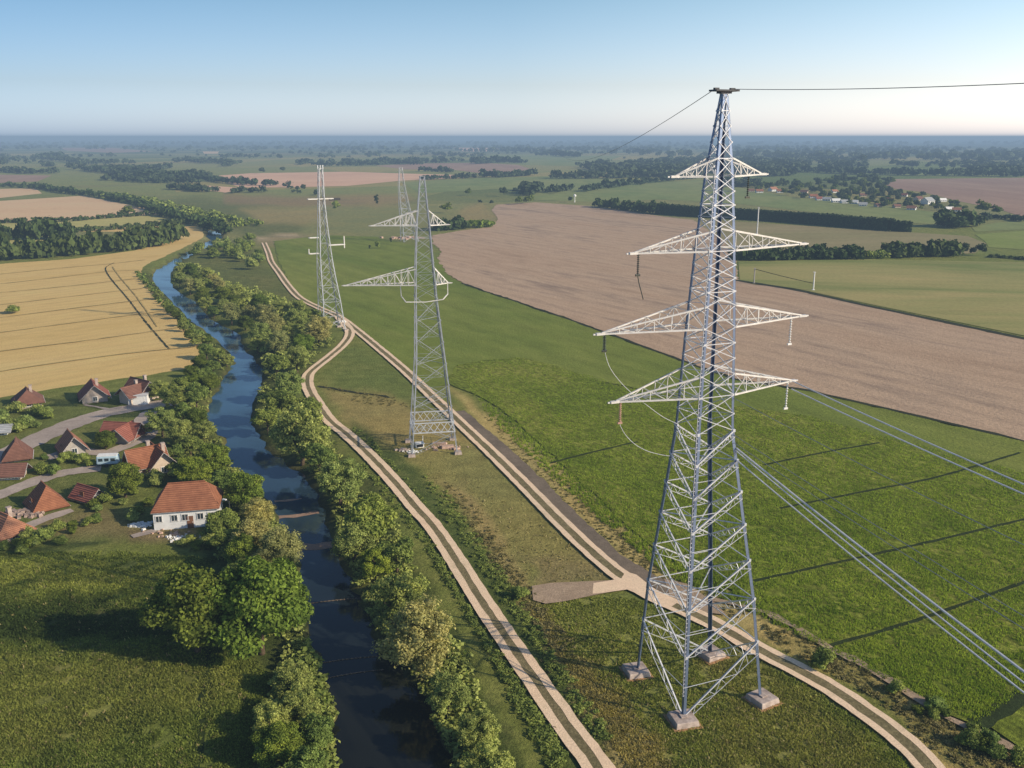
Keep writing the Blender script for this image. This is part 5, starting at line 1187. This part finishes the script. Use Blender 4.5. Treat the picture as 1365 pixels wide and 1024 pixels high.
m = MB(); m.beam((0, 0, 0), (0, 0, 5), 1.0, .8, k=10); m.build('shaft', M_white, e); m = MB(); m.lathe((0, 0, 5), [(.5, 0), (1.4, .6), (1.4, 2), (.2, 2.8)], 12); m.build('tank', M_white, e)

# distant village
r = random.Random(11)
VH = [(1001,256,8,'brn'),(1012,257,9,'red'),(1030,255,11,'or'),(1040,257,9,'red'),(1084,264,10,'red'),(1092,267,9,'mar'),(1102,268,10,'grey'),(1114,270,10,'wh'),(1125,271,9,'grey'),(1112,257,8,'or'),(1138,272,10,'wh'),(1150,275,10,'grey'),(1072,258,9,'brn'),(1170,276,9,'brn'),(1195,277,9,'brn'),(1215,280,11,'or'),(1236,272,17,'grey'),(1224,268,12,'brn'),(1256,269,9,'wh'),(1265,281,10,'wh'),(1275,282,10,'or'),(1186,268,8,'red'),(1150,262,8,'brn'),(1205,262,8,'mar'),(1252,289,9,'wh')]
VL = ['farthest left brown roofed','left end red roofed','orange roofed near the left end','red roofed just behind the orange left one','bright red roofed large','maroon roofed beside the bright red one','grey roofed front row','white walled front row','grey roofed at mid front','orange roofed back row upper','white roofed mid front','grey roofed right of mid front','brown roofed behind the bright red one','brown roofed among dark trees','brown roofed right of the dark trees','orange roofed before the big barn','wide grey barn like','brown roofed behind the barn','long white shed like','white roofed near the right end','orange roofed at the right end','red roofed deep in the trees','brown roofed deep in the trees','maroon roofed at the rear','low white roofed out in front']
RM = dict(brn=R_brn, red=R_red, mar=R_mar, grey=R_grey, wh=M_white); RM['or'] = R_or
for (u, v, w_, k), lab in zip(VH, VL):
    Lh = w_ / ppm(v); x, y = G(u, v); e = empty('village_house', (x, y, 0), R(r.uniform(-40, 40))); tag(e, lab + ' house of the distant village', 'house', 'houses of the distant village')
    l, w, hw, hr = Lh / 2, Lh * .32, Lh * .27, Lh * .25
    m = MB(); m.add([(-l, -w, -.2), (l, -w, -.2), (l, w, -.2), (-l, w, -.2), (-l, -w, hw), (l, -w, hw), (l, w, hw), (-l, w, hw), (-l, 0, hw + hr), (l, 0, hw + hr)], [(0, 1, 5, 4), (1, 2, 6, 5), (2, 3, 7, 6), (3, 0, 4, 7), (5, 6, 9), (7, 4, 8)]); m.build('wall', W_wh if k != 'brn' else W_cr, e)
    m = MB(); q = .5; m.add([(-l - q, -w - q, hw - .3), (l + q, -w - q, hw - .3), (l + q, 0, hw + hr + .1), (-l - q, 0, hw + hr + .1), (l + q, w + q, hw - .3), (-l - q, w + q, hw - .3)], [(0, 1, 2, 3), (3, 2, 4, 5)]); m.build('roof', RM[k], e)
    for i in range(3): m = MB(); m.box((-l + 2 * l * (i + .5) / 3, -w - .03, hw * .55), (l * .25, .1, hw * .35)); m.build('window', M_pane, e)
vt = []
vp = np.array([(1000,250),(1060,245),(1120,240),(1180,238),(1195,246),(1180,255),(1240,265),(1290,276),(1300,285),(1240,281),(1150,276),(1080,270),(1060,262),(1000,258)], float)
avoid = [(u, v, w_) for u, v, w_, _ in VH]; c = 0
while c < 270:
    u = r.uniform(1000, 1300); v = r.uniform(238, 286)
    if sdist(np.array([u]), np.array([v]), vp)[0] > 0: continue
    if any(abs(u - a) < w_ * .6 and -1 < v - b_ < 4 for a, b_, w_ in avoid): continue
    w_ = r.uniform(7, 12); s = w_ / ppm(v) / 8; x, y = G(u, v); c += 1
    o = link('village_tree', r.choice(SPR['far'] + SPR['fard']), None, (x, y, -.1)); o.rotation_euler = (0, 0, r.uniform(0, 6)); o.scale = (s, s, s * r.uniform(.8, 1.1))
    tag(o, 'dark tree among the roofs of the distant village', 'tree', 'trees of the distant village')

# ------------------------------------------------------------------ air haze: a low air layer that glows in place of scattered light
hm = bpy.data.materials.new('haze_glow'); hm.use_nodes = True; nt = hm.node_tree; nt.nodes.clear()
out = nt.nodes.new('ShaderNodeOutputMaterial'); ab = nt.nodes.new('ShaderNodeVolumeAbsorption'); em = nt.nodes.new('ShaderNodeEmission'); ad = nt.nodes.new('ShaderNodeAddShader')
#HAZE_START
SIG = 1 / 4200.0; HAZE_COL = (.25, .35, .47); HAZE_TOP = 67.0
#HAZE_END
ab.inputs['Color'].default_value = (0, 0, 0, 1); ab.inputs['Density'].default_value = SIG
em.inputs['Color'].default_value = (*HAZE_COL, 1); em.inputs['Strength'].default_value = SIG
nt.links.new(ab.outputs[0], ad.inputs[0]); nt.links.new(em.outputs[0], ad.inputs[1]); nt.links.new(ad.outputs[0], out.inputs['Volume'])
m = MB(); m.box((0, 40000, HAZE_TOP / 2 - 10), (160000, 180000, HAZE_TOP + 20)); o = m.build('haze_glow_layer', hm); tag(o, kind='structure')

# ------------------------------------------------------------------ sun, sky, camera
world = bpy.data.worlds.new('World'); scene.world = world; world.use_nodes = True
nt = world.node_tree; bg = nt.nodes['Background']
sky = nt.nodes.new('ShaderNodeTexSky'); sky.sky_type = 'NISHITA'; sky.sun_disc = False
sky.sun_elevation = R(SUN_EL); sky.sun_rotation = R(SUN_AZ); sky.air_density = 1.0; sky.dust_density = .8; sky.ozone_density = 2.0
SKY_T = [(1.30, 1.44, 2.10), (.98, .99, 1.22), (.75, .86, .96), (.5, .58, .66)]
tc = nt.nodes.new('ShaderNodeTexCoord'); sx = nt.nodes.new('ShaderNodeSeparateXYZ'); nt.links.new(tc.outputs['Generated'], sx.inputs[0])
grd = ramp(nt, sx.outputs['Z'], [(0.0, SKY_T[0]), (.05, SKY_T[1]), (.13, SKY_T[2]), (.5, SKY_T[3])])
ma = nt.nodes.new('ShaderNodeMath'); ma.operation = 'MULTIPLY_ADD'; nt.links.new(sx.outputs['X'], ma.inputs[0]); ma.inputs[1].default_value = .5; ma.inputs[2].default_value = .5
gx = ramp(nt, ma.outputs[0], [(.26, (.60, .68, .76)), (.5, (1, 1, 1)), (.74, (1.8, 1.58, 1.42)), (1, (1.4, 1.3, 1.2))])   # paler towards the sun
nt.links.new(mix(nt, 1.0, mix(nt, 1.0, sky.outputs[0], grd.outputs['Color'], 'MULTIPLY'), gx.outputs['Color'], 'MULTIPLY'), bg.inputs['Color']); bg.inputs['Strength'].default_value = .15
sd = Vector((math.sin(R(SUN_AZ)) * math.cos(R(SUN_EL)), math.cos(R(SUN_AZ)) * math.cos(R(SUN_EL)), math.sin(R(SUN_EL))))
ld = bpy.data.lights.new('sun', 'SUN'); ld.energy = 5.0; ld.angle = R(.5); ld.color = (1.0, .84, .62)
lo = bpy.data.objects.new('sun', ld); COL.objects.link(lo); lo.rotation_euler = (-sd).to_track_quat('-Z', 'Y').to_euler(); lo.location = sd * 300
cd = bpy.data.cameras.new('camera'); cam = bpy.data.objects.new('camera', cd); COL.objects.link(cam)
cam.location = (0, 0, H); cam.rotation_euler = (math.pi / 2 - P, 0, 0); cd.sensor_width = 36; cd.lens = 36 * FPX / 1365; cd.clip_start = .5; cd.clip_end = 200000
scene.camera = cam
scene.view_settings.view_transform = 'Standard'; scene.view_settings.look = 'None'; scene.view_settings.exposure = 0
scene.cycles.max_bounces = 6; scene.cycles.transparent_max_bounces = 4
